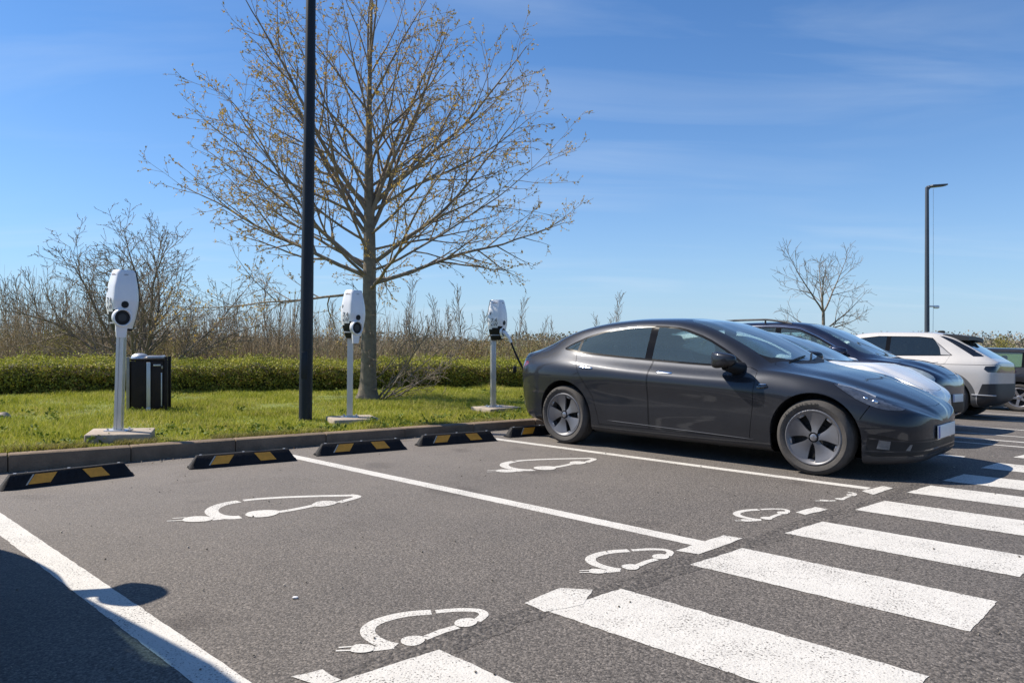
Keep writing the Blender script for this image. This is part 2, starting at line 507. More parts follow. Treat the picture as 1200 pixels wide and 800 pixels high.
M['headlight_unit'] = plain('headlight_unit', (0.075, 0.085, 0.105), 0.22, metal=0.3, coat=1.0, var=0.55, scale=16)
M['lamp_bowl'] = plain('lamp_bowl', (0.34, 0.35, 0.37), 0.4, metal=0.2, var=0.5, scale=14)
M['plate'] = plain('plate', (0.72, 0.72, 0.71), 0.4, var=0.05, scale=10)
M['plate_blue'] = plain('plate_blue', (0.02, 0.06, 0.35), 0.4, var=0.05)
M['paint_dark'] = car_paint('dark_grey_paint', (0.026, 0.028, 0.034), 0.45, 0.40, 0.012)
M['paint_white'] = car_paint('white_paint', (0.80, 0.785, 0.76), 0.0, 0.35, 0.02)
M['paint_blue'] = car_paint('dark_blue_paint', (0.018, 0.024, 0.05), 0.5, 0.36, 0.03)
M['paint_pale'] = car_paint('pale_grey_paint', (0.52, 0.50, 0.48), 0.1, 0.4, 0.03)
M['paint_black'] = car_paint('black_paint', (0.03, 0.03, 0.034), 0.4, 0.36, 0.05)
M['paint_silver'] = car_paint('silver_paint', (0.35, 0.36, 0.37), 0.7, 0.36, 0.03)
M['cladding'] = plain('cladding', (0.10, 0.10, 0.10), 0.6, var=0.1, scale=9)
M['clad_dark'] = plain('dark_cladding', (0.03, 0.03, 0.032), 0.55, var=0.15, scale=9)
M['pillar_grey'] = plain('pillar_grey', (0.30, 0.30, 0.31), 0.4, metal=0.3, var=0.08)

def foliage_mat(name, cols, scale=1.0, trans=0.25, fine=40.0):
    m, n, l, b = mat_new(name)
    geo = n.new('ShaderNodeNewGeometry')
    nz = n.new('ShaderNodeTexNoise'); nz.inputs['Scale'].default_value = scale; nz.inputs['Detail'].default_value = 5; nz.inputs['Roughness'].default_value = 0.7
    l.new(geo.outputs['Position'], nz.inputs['Vector'])
    wn_ = n.new('ShaderNodeMath'); wn_.operation = 'MULTIPLY_ADD'; wn_.inputs[1].default_value = 0.55
    l.new(geo.outputs['Random Per Island'], wn_.inputs[0])
    sb = n.new('ShaderNodeMath'); sb.operation = 'SUBTRACT'; sb.inputs[1].default_value = 0.275
    l.new(nz.outputs['Fac'], sb.inputs[0]); l.new(sb.outputs[0], wn_.inputs[2])
    k = len(cols)
    cr = ramp(n, [(0.2 + 0.6 * i / (k - 1), c) for i, c in enumerate(cols)])
    l.new(wn_.outputs[0], cr.inputs['Fac'])
    l.new(cr.outputs[0], b.inputs['Base Color'])
    b.inputs['Roughness'].default_value = 0.65
    b.inputs['Specular IOR Level'].default_value = 0.25
    if trans > 0:
        tl = n.new('ShaderNodeBsdfTranslucent'); l.new(cr.outputs[0], tl.inputs['Color'])
        mx = n.new('ShaderNodeMixShader'); mx.inputs[0].default_value = trans
        l.new(b.outputs[0], mx.inputs[1]); l.new(tl.outputs[0], mx.inputs[2])
        l.new(mx.outputs[0], n['Material Output'].inputs['Surface'])
    return m

M['grass'] = foliage_mat('grass', [(0.20, 0.23, 0.02), (0.35, 0.37, 0.035), (0.47, 0.46, 0.065), (0.56, 0.48, 0.17)], 0.9, 0.3)
M['turf'] = plain('turf', (0.15, 0.18, 0.03), 0.9, var=0.4, scale=2.2, bump=0.6, bscale=25)
M['soil'] = plain('field', (0.12, 0.13, 0.05), 0.95, var=0.3, scale=0.2)
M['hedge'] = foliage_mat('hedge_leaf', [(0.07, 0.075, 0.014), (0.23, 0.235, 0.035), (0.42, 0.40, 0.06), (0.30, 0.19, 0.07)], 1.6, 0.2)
M['hedge_top'] = foliage_mat('hedge_sunlit_top', [(0.22, 0.25, 0.028), (0.34, 0.35, 0.04), (0.42, 0.39, 0.07)], 1.2, 0.25)  # paler copy of the leaf colours, sunlight on the top painted in
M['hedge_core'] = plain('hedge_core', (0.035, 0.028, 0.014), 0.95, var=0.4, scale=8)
M['bark'] = plain('bark', (0.20, 0.165, 0.12), 0.9, var=0.35, scale=9, bump=0.7, bscale=35)
M['bark_dark'] = plain('bark_twig', (0.23, 0.18, 0.13), 0.9, var=0.3, scale=5)
M['bark_grey'] = plain('bark_grey', (0.21, 0.17, 0.13), 0.9, var=0.3, scale=5)
M['stem_tan'] = foliage_mat('dry_stems', [(0.15, 0.105, 0.07), (0.28, 0.21, 0.135), (0.42, 0.33, 0.22)], 0.5, 0.0)
M['bud'] = foliage_mat('buds', [(0.30, 0.25, 0.10), (0.50, 0.32, 0.07), (0.62, 0.40, 0.08), (0.42, 0.34, 0.14)], 0.55, 0.3)
M['bud_dull'] = foliage_mat('dull_buds', [(0.15, 0.11, 0.07), (0.25, 0.19, 0.11), (0.24, 0.21, 0.10)], 0.8, 0.2)
M['scrub'] = foliage_mat('scrub_leaf', [(0.15, 0.115, 0.045), (0.26, 0.19, 0.075), (0.34, 0.25, 0.09), (0.26, 0.23, 0.07)], 0.35, 0.2)
M['scrub_green'] = foliage_mat('scrub_green', [(0.13, 0.125, 0.03), (0.27, 0.24, 0.05), (0.40, 0.34, 0.09)], 0.5, 0.25)
M['far_wood'] = foliage_mat('far_wood', [(0.15, 0.125, 0.10), (0.22, 0.18, 0.14), (0.23, 0.21, 0.14)], 0.15, 0.1)
M['weed'] = foliage_mat('weed_leaf', [(0.06, 0.10, 0.012), (0.12, 0.17, 0.02), (0.2, 0.24, 0.04)], 3.0, 0.25)

# ------------------------------------------------------------------ ground, car park, markings
def sheet_an(name, a_list, n_list, z0, mat, kind='structure', jit=0.0):
    """A sheet following the fall of the car park, given by lines of a and n."""
    V, F = [], []
    for n_ in n_list:
        zz = float(gz(n_)) + z0
        for a_ in a_list:
            x, y = wan(a_, n_); V.append((x, y, zz))
    na = len(a_list)
    for j in range(len(n_list) - 1):
        for i in range(na - 1):
            p = j * na + i
            F.append((p, p + na, p + na + 1, p + 1)) if False else F.append((p, p + 1, p + na + 1, p + na))
    me = np_mesh(name, V, F, mat)
    o = me_obj(name, me)
    bm = bmesh.new(); bm.from_mesh(me)
    bmesh.ops.recalc_face_normals(bm, faces=bm.faces[:])
    if bm.faces[0].normal.z < 0:
        bmesh.ops.reverse_faces(bm, faces=bm.faces[:])
    bm.to_mesh(me); bm.free()
    if kind: tag(o, kind=kind)
    return o

def cyc(n):
    return list(n)

g = np_mesh('ground', [(-900, -900, -0.95), (900, -900, -0.95), (900, 900, -0.95), (-900, 900, -0.95)], [(0, 1, 2, 3)], M['soil'])
tag(me_obj('ground', g), 'open field ground reaching the horizon', None, kind='structure')

NS = [-60, -20, 0, 4, 8, 8.7, 9.2, 10, 11, 12.5, 14.5, 17, 20, 23, 26.2, 40, 70]
asph = sheet_an('car_park_asphalt', [-16.5, -12, -9, -7.5, -4, -2.2, 0, 6, 20, 60], NS, 0.0, M['asphalt'])
tag(asph, 'grey worn asphalt of the car park')
aisle = sheet_an('aisle_asphalt', [-0.78, 1.5, 8, 60], NS, 0.0012, M['asphalt_road'])
tag(aisle, 'coarser brownish asphalt of the aisle beyond the crossing')

def ribbon(pts, w, z, closed=False):
    """flat strip along ground points (X, Y) of width w -> verts, quads"""
    P = [Vector((p[0], p[1])) for p in pts]
    V, F = [], []
    for i, p in enumerate(P):
        a = P[max(i - 1, 0)]; b = P[min(i + 1, len(P) - 1)]
        t = (b - a).normalized(); nrm = Vector((-t.y, t.x))
        ww = w[i] if isinstance(w, (list, tuple)) else w
        for sgn in (1, -1):
            q = p + nrm * ww * 0.5 * sgn
            V.append((q.x, q.y, z + float(gz(toan(q.x, q.y)[1]))))
    for i in range(len(P) - 1):
        F.append((2 * i, 2 * i + 1, 2 * i + 3, 2 * i + 2))
    return V, F

def rough_quad(corners, step=0.06, amp=0.006, z=0.010):
    """outline of a painted bar in (a, n) with a slightly ragged edge -> ngon points"""
    pts = []
    for (a0, n0), (a1, n1) in zip(corners, corners[1:] + corners[:1]):
        L = math.hypot(a1 - a0, n1 - n0); k = max(1, int(L / step))
        for i in range(k):
            t = i / k
            j = rng.normal(0, amp, 2) if i else (0, 0)
            a_, n_ = a0 + (a1 - a0) * t + j[0], n0 + (n1 - n0) * t + j[1]
            x, y = wan(a_, n_)
            pts.append((x, y, z + float(gz(n_))))
    return pts

def painted(name, polys, mat, label):
    bm = bmesh.new()
    for pl in polys:
        f = bm.faces.new([bm.verts.new(p) for p in pl])
        if f.calc_area() > 0:
            f.normal_update()
            if f.normal.z < 0: f.normal_flip()
    bmesh.ops.triangulate(bm, faces=bm.faces[:], ngon_method='EAR_CLIP')
    me = bpy.data.meshes.new(name); bm.to_mesh(me); bm.free(); me.materials.append(mat)
    return tag(me_obj(name, me), label, None, kind='structure')

# rough joint between the bays and the crossing, and at the aisle
def joint_strip(a_of, n0, n1, w, z, name, label):
    polys = []
    top, bot = [], []
    k = int((n1 - n0) / 0.09)
    for i in range(k + 1):
        n_ = n0 + (n1 - n0) * i / k
        a_ = a_of(n_)
        for lst, sg in ((top, 1), (bot, -1)):
            aa = a_ + sg * w * (0.5 + rng.normal(0, 0.07) + 0.12 * math.sin(n_ * 4.1 + sg))
            x, y = wan(aa, n_); lst.append((x, y, z + float(gz(n_))))
    V = []; F = []
    for t_, b_ in zip(top, bot): V += [t_, b_]
    for i in range(k): F.append((2 * i, 2 * i + 2, 2 * i + 3, 2 * i + 1))
    me = np_mesh(name, V, F, M['asphalt_rough'])
    return tag(me_obj(name, me), label, None, kind='structure')

def cross_a(n_):
    return -2.20 + 0.083 * (n_ - 2.5)

joint_strip(lambda n_: cross_a(n_) + 0.0, 1.2, 7.2, 0.16, 0.0012, 'asphalt_joint', 'rough dark joint in the asphalt along the bay ends')

# bay lines
lines = []
for (n0, w, a0, a1) in [(1.17, 0.145, -7.75, -1.9), (3.93, 0.125, -7.05, -2.20), (6.32, 0.105, -6.45, -2.13), (8.68, 0.11, -6.3, -2.0),
                        (10.95, 0.11, -6.1, -1.75), (13.3, 0.11, -5.7, -1.9), (15.7, 0.11, -5.4, -1.9), (18.1, 0.11, -5.0, -1.9), (-1.6, 0.14, -8.3, -1.9)]:
    lines.append(rough_quad([(a0, n0 - w / 2), (a1, n0 - w / 2), (a1, n0 + w / 2), (a0, n0 + w / 2)], 0.05, 0.0012, 0.0012))
painted('bay_line_marking', lines, M['paint_fresh'], 'white lines painted between the parking bays')
# thin lines on the asphalt past the nose of the charging car
painted('thin_line_marking', [rough_quad([(a0, n0 - 0.04), (a1, n0 - 0.04), (a1, n0 + 0.04), (a0, n0 + 0.04)], 0.08, 0.003, 0.0012)
                              for (n0, a0, a1) in [(10.25, -2.9, -1.2), (11.85, -3.2, -1.2)]], M['paint_fresh'], 'thin white lines painted past the parked cars')

# crossing bars
bars_n = [(0.45, 0.93), (1.43, 1.88), (2.48, 2.95), (3.52, 4.01), (4.50, 4.96), (5.46, 5.92), (6.36, 6.80), (7.10, 7.58), (8.05, 8.50), (8.52 + 0.5, 9.46), (9.98, 10.44), (10.95, 11.4), (11.9, 12.4)]
polys, worn = [], []
for i, (n0, n1) in enumerate(bars_n):
    a0 = cross_a((n0 + n1) / 2) + 0.02
    q = rough_quad([(a0 - 0.02, n0), (-0.79, n0), (-0.79, n1), (a0 + 0.03, n1)], 0.03, 0.0022, 0.0024)
    (worn if i in (1, 2, 3) else polys).append(q)
painted('crossing_bar_marking', polys, M['paint'], 'white bars of the zebra crossing')
painted('crossing_bar_marking', worn, M['paint_worn'], 'worn speckled white bars of the zebra crossing')
# dashes along the ends of the bays
dashes = [[(-2.42, 1.36), (-2.27, 1.40), (-2.27, 1.47), (-2.39, 1.47)],
          [(-2.33, 2.48), (-2.19, 2.46), (-2.13, 2.66), (-2.22, 2.84), (-2.35, 2.75)],
          [(-2.29, 3.69), (-2.16, 3.72), (-2.14, 4.20), (-2.26, 4.19)],
          [(-2.20, 5.09), (-2.12, 5.06), (-2.07, 5.33), (-2.17, 5.35)],
          [(-2.13, 6.16), (-2.02, 6.08), (-1.99, 6.46), (-2.08, 6.50)]]
painted('dash_marking', [rough_quad(d, 0.05, 0.003, 0.0036) for d in dashes], M['paint_worn'], 'short worn dashes across the bay ends')

# charging symbols: a car outline drawn as a cable with a plug
def unproj(px, py):
    Y = FOCAL_PX * CAM_H / (py - 397.0)
    return toan((px - 600) * Y / FOCAL_PX, Y)

def from_zoom(pts, ox, oy, sc):
    return [unproj(ox + x / sc, oy + y / sc) for x, y in pts]

Z1 = (180, 560, 4.615)
SYM_LONG = dict(
    roof=from_zoom([(1072, 94), (1000, 95), (900, 97), (800, 100), (700, 104), (620, 109), (560, 113), (485, 121)], *Z1),
    tail=from_zoom([(462, 126), (410, 134), (360, 146), (325, 162), (310, 178), (322, 195), (352, 207), (400, 213), (440, 214), (470, 210)], *Z1),
    lead=from_zoom([(385, 215), (350, 221), (320, 223)], *Z1),
    plug=from_zoom([(330, 214), (270, 207), (210, 208), (165, 217), (150, 232), (190, 239), (250, 238), (310, 232)], *Z1),
    prongs=[from_zoom([(175, 214), (100, 219)], *Z1), from_zoom([(165, 229), (72, 233)], *Z1)],
    front=from_zoom([(1060, 92), (1090, 95), (1106, 102), (1075, 112), (1035, 122), (1000, 133)], *Z1),
    floor=from_zoom([(870, 148), (800, 163), (740, 174), (670, 185)], *Z1),
    wheel_a=from_zoom([(1005, 130), (975, 145), (920, 155), (865, 155), (850, 145), (885, 128), (940, 122)], *Z1),
    wheel_b=from_zoom([(690, 180), (670, 196), (630, 209), (560, 215), (505, 209), (492, 197), (520, 182), (590, 174), (650, 174)], *Z1))
Z2 = (320, 700, 3.3333)
SYM_SHORT = dict(
    roof=from_zoom([(800, 50), (750, 47), (700, 49), (635, 55)], *Z2),
    tail=from_zoom([(618, 57), (540, 62), (470, 74), (410, 92), (375, 112), (366, 135), (385, 158), (420, 177), (455, 187), (478, 190)], *Z2),
    lead=from_zoom([(470, 192), (430, 197), (390, 201)], *Z2),
    plug=from_zoom([(400, 193), (370, 184), (325, 183), (312, 190), (300, 205), (305, 215), (350, 218), (390, 211)], *Z2),
    prongs=[from_zoom([(312, 192), (256, 196)], *Z2), from_zoom([(308, 207), (245, 209)], *Z2)],
    front=from_zoom([(790, 49), (815, 55), (826, 66), (815, 78), (795, 92)], *Z2),
    floor=from_zoom([(720, 115), (660, 132), (590, 160)], *Z2),
    wheel_a=from_zoom([(800, 90), (795, 105), (760, 118), (715, 114), (705, 100), (725, 85), (770, 80)], *Z2),
    wheel_b=from_zoom([(598, 160), (588, 177), (560, 190), (520, 190), (498, 178), (500, 162), (530, 152), (575, 150)], *Z2))

def symbol(shape, da, dn, scale=1.0, w=0.055, mat=None, z=0.0012, skip=()):
    ca = np.mean([p for k in ('roof', 'tail') for p in shape[k]], axis=0)
    def tr(p):
        return wan(ca[0] + (p[0] - ca[0]) * scale + da, ca[1] + (p[1] - ca[1]) * scale + dn)
    V, F = [], []
    bm = bmesh.new()
    lev = [0]
    def strip(pts, ww):
        for _ in range(2 if len(pts) > 3 else 0):
            q2 = [pts[0]]
            for p, q in zip(pts, pts[1:]):
                q2 += [(p[0] * .75 + q[0] * .25, p[1] * .75 + q[1] * .25), (p[0] * .25 + q[0] * .75, p[1] * .25 + q[1] * .75)]
            pts = q2 + [pts[-1]]
        lev[0] += 1
        v, f = ribbon([tr(p) for p in pts], ww, z + .00025 * lev[0])
        bv = [bm.verts.new(q) for q in v]
        for q in f: bm.faces.new([bv[i] for i in q])
    def blob(pts):
        vs = []
        for q_ in chaikin([(p[0], p[1], 0) for p in pts], 2, .25):
            x, y = tr((q_.x, q_.y)); vs.append(bm.verts.new((x, y, z + 0.0024 + float(gz(toan(x, y)[1])))))
        bm.faces.new(vs)
    for k in ('roof', 'tail', 'lead', 'front', 'floor'):
        if k not in skip: strip(shape[k], w * (1.45 if k == 'tail' else 1))
    if 'plug' not in skip:
        blob(shape['plug'])
        for p in shape['prongs']: strip(p, w * 0.3)
    for k in ('wheel_a', 'wheel_b'):
        if k not in skip: blob(shape[k])
    for f in bm.faces:
        f.normal_update()
        if f.normal.z < 0: f.normal_flip()
    bmesh.ops.triangulate(bm, faces=bm.faces[:], ngon_method='EAR_CLIP')
    me = bpy.data.meshes.new('charging_symbol'); bm.to_mesh(me); bm.free(); me.materials.append(mat or M['paint_fresh'])
    return me_obj('charging_symbol', me)

GS = 'charging symbols painted in the bays'
tag(symbol(SYM_LONG, 0, 0, 1, 0.062), 'large white plug and cable symbol in the bay behind the empty wheel stops', 'road marking', GS)
tag(symbol(SYM_SHORT, 0, 0, 1, 0.042), 'white plug and cable symbol by the asphalt joint, nearest to the camera', 'road marking', GS)
d3 = np.array(unproj(571, 549.5)) - np.array(unproj(197, 607))
tag(symbol(SYM_LONG, d3[0] + 0.03, d3[1] - 0.10, 0.95, 0.060), 'large white plug and cable symbol painted beside the dark grey car', 'road marking', GS)
d4 = np.array(unproj(673, 671)) - np.array(unproj(396, 762))
tag(symbol(SYM_SHORT, d4[0] + 0.02, d4[1] + 0.02, 0.98, 0.040, M['paint']), 'small white plug and cable symbol where the second bay line meets the crossing', 'road marking', GS)
d5 = np.array(unproj(843, 609)) - np.array(unproj(396, 762))
tag(symbol(SYM_SHORT, d5[0] + 0.10, d5[1] - 0.02, 0.82, 0.034, M['paint']), 'small white plug and cable symbol by the front wheel of the dark grey car', 'road marking', GS)
d6 = np.array(unproj(948, 589)) - np.array(unproj(396, 762))
tag(symbol(SYM_SHORT, d6[0] + 0.02, d6[1], 0.75, 0.030, M['paint_worn'], 0.0012, ('roof', 'tail')), 'half worn away plug symbol beside the crossing under the front bumper', 'road marking', GS)

# ------------------------------------------------------------------ kerb of separate stones
kerb = tag(empty('kerb', (KO[0], KO[1], 0)), 'concrete kerb stones edging the grass', None, kind='structure')
def kerb_stone(s0, s1, k):
    bm = bmesh.new()
    w = 0.13
    prof = lambda h: [(0.0, -0.1), (0.0, h - 0.03), (0.006, h - 0.012), (0.022, h - 0.002), (0.035, h), (w, h), (w, -0.1)]
    rings = []
    for s in (s0 + 0.004, s0 + 0.010, s1 - 0.010, s1 - 0.004):
        inset = 0.004 if s in (s0 + 0.004, s1 - 0.004) else 0.0
        h = kerb_top(s)
        p_ = wk(s, 0); nn = toan(*p_)[1]
        ring = []
        for d, z in prof(h):
            d2 = d + inset if d < w / 2 else d - inset
            x, y = wk(s, d2 + k)
            ring.append(bm.verts.new((x - KO[0], y - KO[1], z - (inset if z > 0 else 0) + float(gz(nn)))))
        rings.append(ring)
    for A, B in zip(rings, rings[1:]):
        for i in range(len(A) - 1):
            bm.faces.new((A[i], B[i], B[i + 1], A[i + 1]))
    bm.faces.new(list(reversed(rings[0]))); bm.faces.new(rings[-1])
    bm_obj('kerb_stone', bm, M['kerbstone'], kerb, True, 35)
s = -9.0
while s < 26:
    kerb_stone(s, s + 1.0, float(rng.normal(0, 0.004)))
    s += 1.0

# ------------------------------------------------------------------ lawn behind the kerb
def grid_mesh(name, svals, dvals, zf, mat):
    V, F = [], []
    for d in dvals:
        for s_ in svals:
            x, y = wk(s_, d); V.append((x, y, zf(x, y, s_, d)))
    k = len(svals)
    for j in range(len(dvals) - 1):
        for i in range(k - 1):
            p = j * k + i; F.append((p, p + 1, p + k + 1, p + k))
    return np_mesh(name, V, F, mat, True)

sv = np.concatenate([np.linspace(-60, -10, 12), np.arange(-9, 22, 0.25), np.linspace(23, 80, 20)])
dv = np.concatenate([[0.125], np.arange(0.35, 12, 0.3), np.linspace(12.5, 90, 24)])
def lz(x, y, s_, d):
    z = float(lawn_z(x, y))
    return z - 0.012 + 0.02 * math.sin(x * 2.3 + y * 1.1) * math.sin(y * 1.7 - x * 0.6) * min(1, d / 1.0) - 0.03 * max(0, 1 - d / 0.5)
lawn = tag(me_obj('lawn_ground', grid_mesh('lawn_ground', sv, dv, lz, M['turf'])), 'green turf between the kerb and the hedge', None, kind='structure')

def blades(name, N, pick, hmin, hmax, wmin, wmax, mat, lean=0.5):
    """one mesh of single-triangle and folded grass blades"""
    P = pick(N); N = len(P)
    X, Y = P[:, 0], P[:, 1]
    Z = lawn_z(X, Y) - 0.02
    az = rng.uniform(0, 2 * np.pi, N); h = rng.uniform(hmin, hmax, N) * P[:, 2]; w = rng.uniform(wmin, wmax, N)
    ln = rng.uniform(0.05, lean, N) * h; la = rng.uniform(0, 2 * np.pi, N)
    cx, cy = np.cos(az) * w / 2, np.sin(az) * w / 2
    b0 = np.stack([X - cx, Y - cy, Z], 1); b1 = np.stack([X + cx, Y + cy, Z], 1)
    mx_, my_ = X + np.cos(la) * ln * 0.35, Y + np.sin(la) * ln * 0.35
    m0 = np.stack([mx_ - cx * 0.8, my_ - cy * 0.8, Z + h * 0.6], 1); m1 = np.stack([mx_ + cx * 0.8, my_ + cy * 0.8, Z + h * 0.6], 1)
    tp = np.stack([X + np.cos(la) * ln, Y + np.sin(la) * ln, Z + h], 1)
    V = np.stack([b0, b1, m1, m0, tp], 1).reshape(-1, 3)
    i = np.arange(N)[:, None] * 5
    T = np.concatenate([i + [0, 1, 2], i + [0, 2, 3], i + [3, 2, 4]], 0)
    return me_obj(name, np_mesh(name, V, T, mat))

def in_view(X, Y, pad=0.06):
    return np.abs(X / np.maximum(Y, 0.1)) < 0.686 + pad

def pick_lawn(N):
    s_ = rng.uniform(-6, 16, N * 3); d = 0.13 + rng.random(N * 3) ** 1.35 * 11.0
    X = KO[0] + s_ * KD[0] + d * KN[0]; Y = KO[1] + s_ * KD[1] + d * KN[1]
    hy = 14.1 + (X + 9.6) * 0.43                        # foot of the hedge
    ok = in_view(X, Y) & (Y < hy + 0.4) & (X < 4.5)
    patch = 0.75 + 0.45 * np.sin(X * 1.9 + 1.3 * np.sin(Y * 1.4)) * np.sin(Y * 1.6 + 0.7) + 0.35 * np.sin(X * 5.3 + 2 * np.sin(Y * 3.1)) * np.sin(Y * 4.7)
    tall = np.clip(patch, 0.45, 1.35) * np.clip(0.55 + d / 1.2, 0.6, 1.0)
    P = np.stack([X, Y, tall], 1)[ok]
    return P[:N]
gr = blades('grass', 190000, pick_lawn, 0.05, 0.12, 0.005, 0.010, M['grass'], 0.9)
tag(gr, 'long sunlit spring grass on the verge', 'grass', kind='stuff')
def pick_kerb(N):
    s_ = rng.uniform(-4, 9, N); d = 0.14 + np.abs(rng.normal(0, 0.10, N))
    X = KO[0] + s_ * KD[0] + d * KN[0]; Y = KO[1] + s_ * KD[1] + d * KN[1]
    k = 0.5 + 0.7 * (np.sin(s_ * 5.1) * np.sin(s_ * 2.3 + 1) > -0.1)
    return np.stack([X, Y, k], 1)
M['grass_dry'] = foliage_mat('grass_dry', [(0.16, 0.17, 0.03), (0.30, 0.26, 0.08), (0.42, 0.34, 0.15)], 1.6, 0.25)
gk = blades('dry_grass', 26000, pick_kerb, 0.03, 0.085, 0.004, 0.008, M['grass_dry'], 1.1)
tag(gk, 'straw coloured grass hanging over the kerb top', 'grass', kind='stuff')
def pick_straw(N):
    P = pick_lawn(N * 4)
    k = np.sin(P[:, 0] * 1.1 + 0.4) * np.sin(P[:, 1] * 0.9 + P[:, 0] * 0.5) + 0.5 * np.sin(P[:, 0] * 4.1) * np.sin(P[:, 1] * 3.3) > 0.1
    P = P[k][:N]; P[:, 2] *= 0.9
    return P
gs = blades('dry_grass', 40000, pick_straw, 0.04, 0.10, 0.004, 0.007, M['grass_dry'], 1.3)
tag(gs, 'straw coloured blades scattered through the lawn', 'grass', kind='stuff')

# broad-leaved weeds in the grass, near the kerb
def leaf_quads(C, size, up=0.5, aspect=0.55, jitter=1.0):
    """folded leaf quads at centres C (N,3)"""
    N = len(C)
    d = rng.normal(0, 1, (N, 3)); d[:, 2] = np.abs(d[:, 2]) * up
    d /= np.linalg.norm(d, axis=1)[:, None]
    t = rng.normal(0, 1, (N, 3)); t -= (t * d).sum(1)[:, None] * d; t /= np.linalg.norm(t, axis=1)[:, None]
    b = np.cross(d, t)
    s_ = (size * rng.uniform(0.6, 1.3, N))[:, None]
    V = np.stack([C - t * s_ * 0.5, C + b * s_ * 0.5 * aspect - 0.05 * s_ * d, C + t * s_ * 0.5, C - b * s_ * 0.5 * aspect - 0.05 * s_ * d], 1).reshape(-1, 3)
    F = np.arange(N)[:, None] * 4 + np.arange(4)
    return V, F
Cw = []
PW = pick_lawn(400)
for k in range(150):
    P = PW[k]
    if k % 2:
        s_ = rng.uniform(-1, 7.5); d = rng.uniform(0.2, 1.1); P = [*wk(s_, d), 1]
    for q in range(int(rng.uniform(10, 26))):
        r = abs(rng.normal(0, 0.07)); a = rng.uniform(0, 6.28)
        Cw.append((P[0] + r * math.cos(a), P[1] + r * math.sin(a), float(lawn_z(P[0], P[1])) + rng.uniform(0.01, 0.09)))
V, F = leaf_quads(np.array(Cw), 0.05, 1.5)
tag(me_obj('weeds', np_mesh('weeds', V, F, M['weed'])), 'broad leaved weeds growing in the verge', 'weeds', kind='stuff')

# ------------------------------------------------------------------ rubber wheel stops
def make_stop(L):
    root = empty('wheel_stop')
    W, H = 0.15, 0.115
    bm = bmesh.new()
    hl = L / 2
    # cross-section in (y, z): front is -y; ends slope inwards
    sec = [(-W / 2, 0.0), (-W / 2 + 0.006, 0.018), (-0.030, H - 0.008), (-0.020, H), (0.020, H), (0.030, H - 0.008), (W / 2 - 0.006, 0.018), (W / 2, 0.0)]
    rings = []
    for x, f in ((-hl, 0.18), (-hl + 0.012, 0.24), (-hl + 0.07, 0.98), (-hl + 0.085, 1.0), (hl - 0.085, 1.0), (hl - 0.07, 0.98), (hl - 0.012, 0.24), (hl, 0.18)):
        rings.append([bm.verts.new((x, y, max(0.0, z * f) + 0.002)) for y, z in sec])
    for A, B in zip(rings, rings[1:]):
        for i in range(len(A) - 1):
            bm.faces.new((A[i], B[i], B[i + 1], A[i + 1]))
        bm.faces.new((A[-1], B[-1], B[0], A[0]))
    bm.faces.new(list(reversed(rings[0]))); bm.faces.new(rings[-1])
    bm_obj('rubber_body', bm, M['rubber'], root, True, 30)
    # end tread on the left, raised chevrons
    bm = bmesh.new()
    def face_pt(x, t, off):
        y0, z0, y1, z1 = -W / 2 + 0.006, 0.018, -0.030, H - 0.008
        ny, nz = -(z1 - z0), (y1 - y0)
        ln = math.hypot(ny, nz); ny, nz = ny / ln, nz / ln
        if nz < 0: ny, nz = -ny, -nz
        ny, nz = -abs(ny), abs(nz)
        return (x, y0 + (y1 - y0) * t + ny * off, z0 + (z1 - z0) * t + nz * off + 0.002)
    def panel(x0, x1, lean, t0, t1, off, mat, name, parent):
        b = bmesh.new()
        lo = [face_pt(x0, t0, -0.004), face_pt(x1, t0, -0.004), face_pt(x1 + lean, t1, -0.004), face_pt(x0 + lean, t1, -0.004)]
        hi = [face_pt(x0, t0, off), face_pt(x1, t0, off), face_pt(x1 + lean, t1, off), face_pt(x0 + lean, t1, off)]
        vl = [b.verts.new(p) for p in lo]; vh = [b.verts.new(p) for p in hi]
        b.faces.new(vh); b.faces.new(list(reversed(vl)))
        for i in range(4):
            j = (i + 1) % 4; b.faces.new((vl[i], vl[j], vh[j], vh[i]))
        return bm_obj(name, b, mat, parent, False)
    panel(-hl * 0.62, -hl * 0.30, 0.055, 0.10, 0.92, 0.0035, M['yellow'], 'reflector', root)
    panel(hl * 0.30, hl * 0.60, -0.055, 0.10, 0.92, 0.0035, M['yellow'], 'reflector', root)
    panel(-hl * 0.655, -hl * 0.63, 0.055, 0.06, 0.92, 0.003, M['pale_edge'], 'pale_edge_strip', root)
    for k in range(7):
        x = -hl * 0.93 + k * 0.016
        panel(x, x + 0.006, 0.05 if k % 2 else -0.02 + 0.05, 0.15, 0.85, 0.002, M['rubber'], 'tread_rib', root)
    for k in range(6):
        x = -hl * 0.12 + k * 0.028
        panel(x, x + 0.007, 0.02 if k % 2 else -0.015, 0.2, 0.8, 0.002, M['rubber'], 'tread_rib', root)
    # bolt heads in the top
    for x in (-hl * 0.78, 0, hl * 0.78):
        b = bmesh.new(); add_cyl(b, (x, 0, H - 0.01), (x, 0, H + 0.006), 0.013, 0.012, 12)
        bm_obj('bolt', b, M['bin_post'], root)
    return root

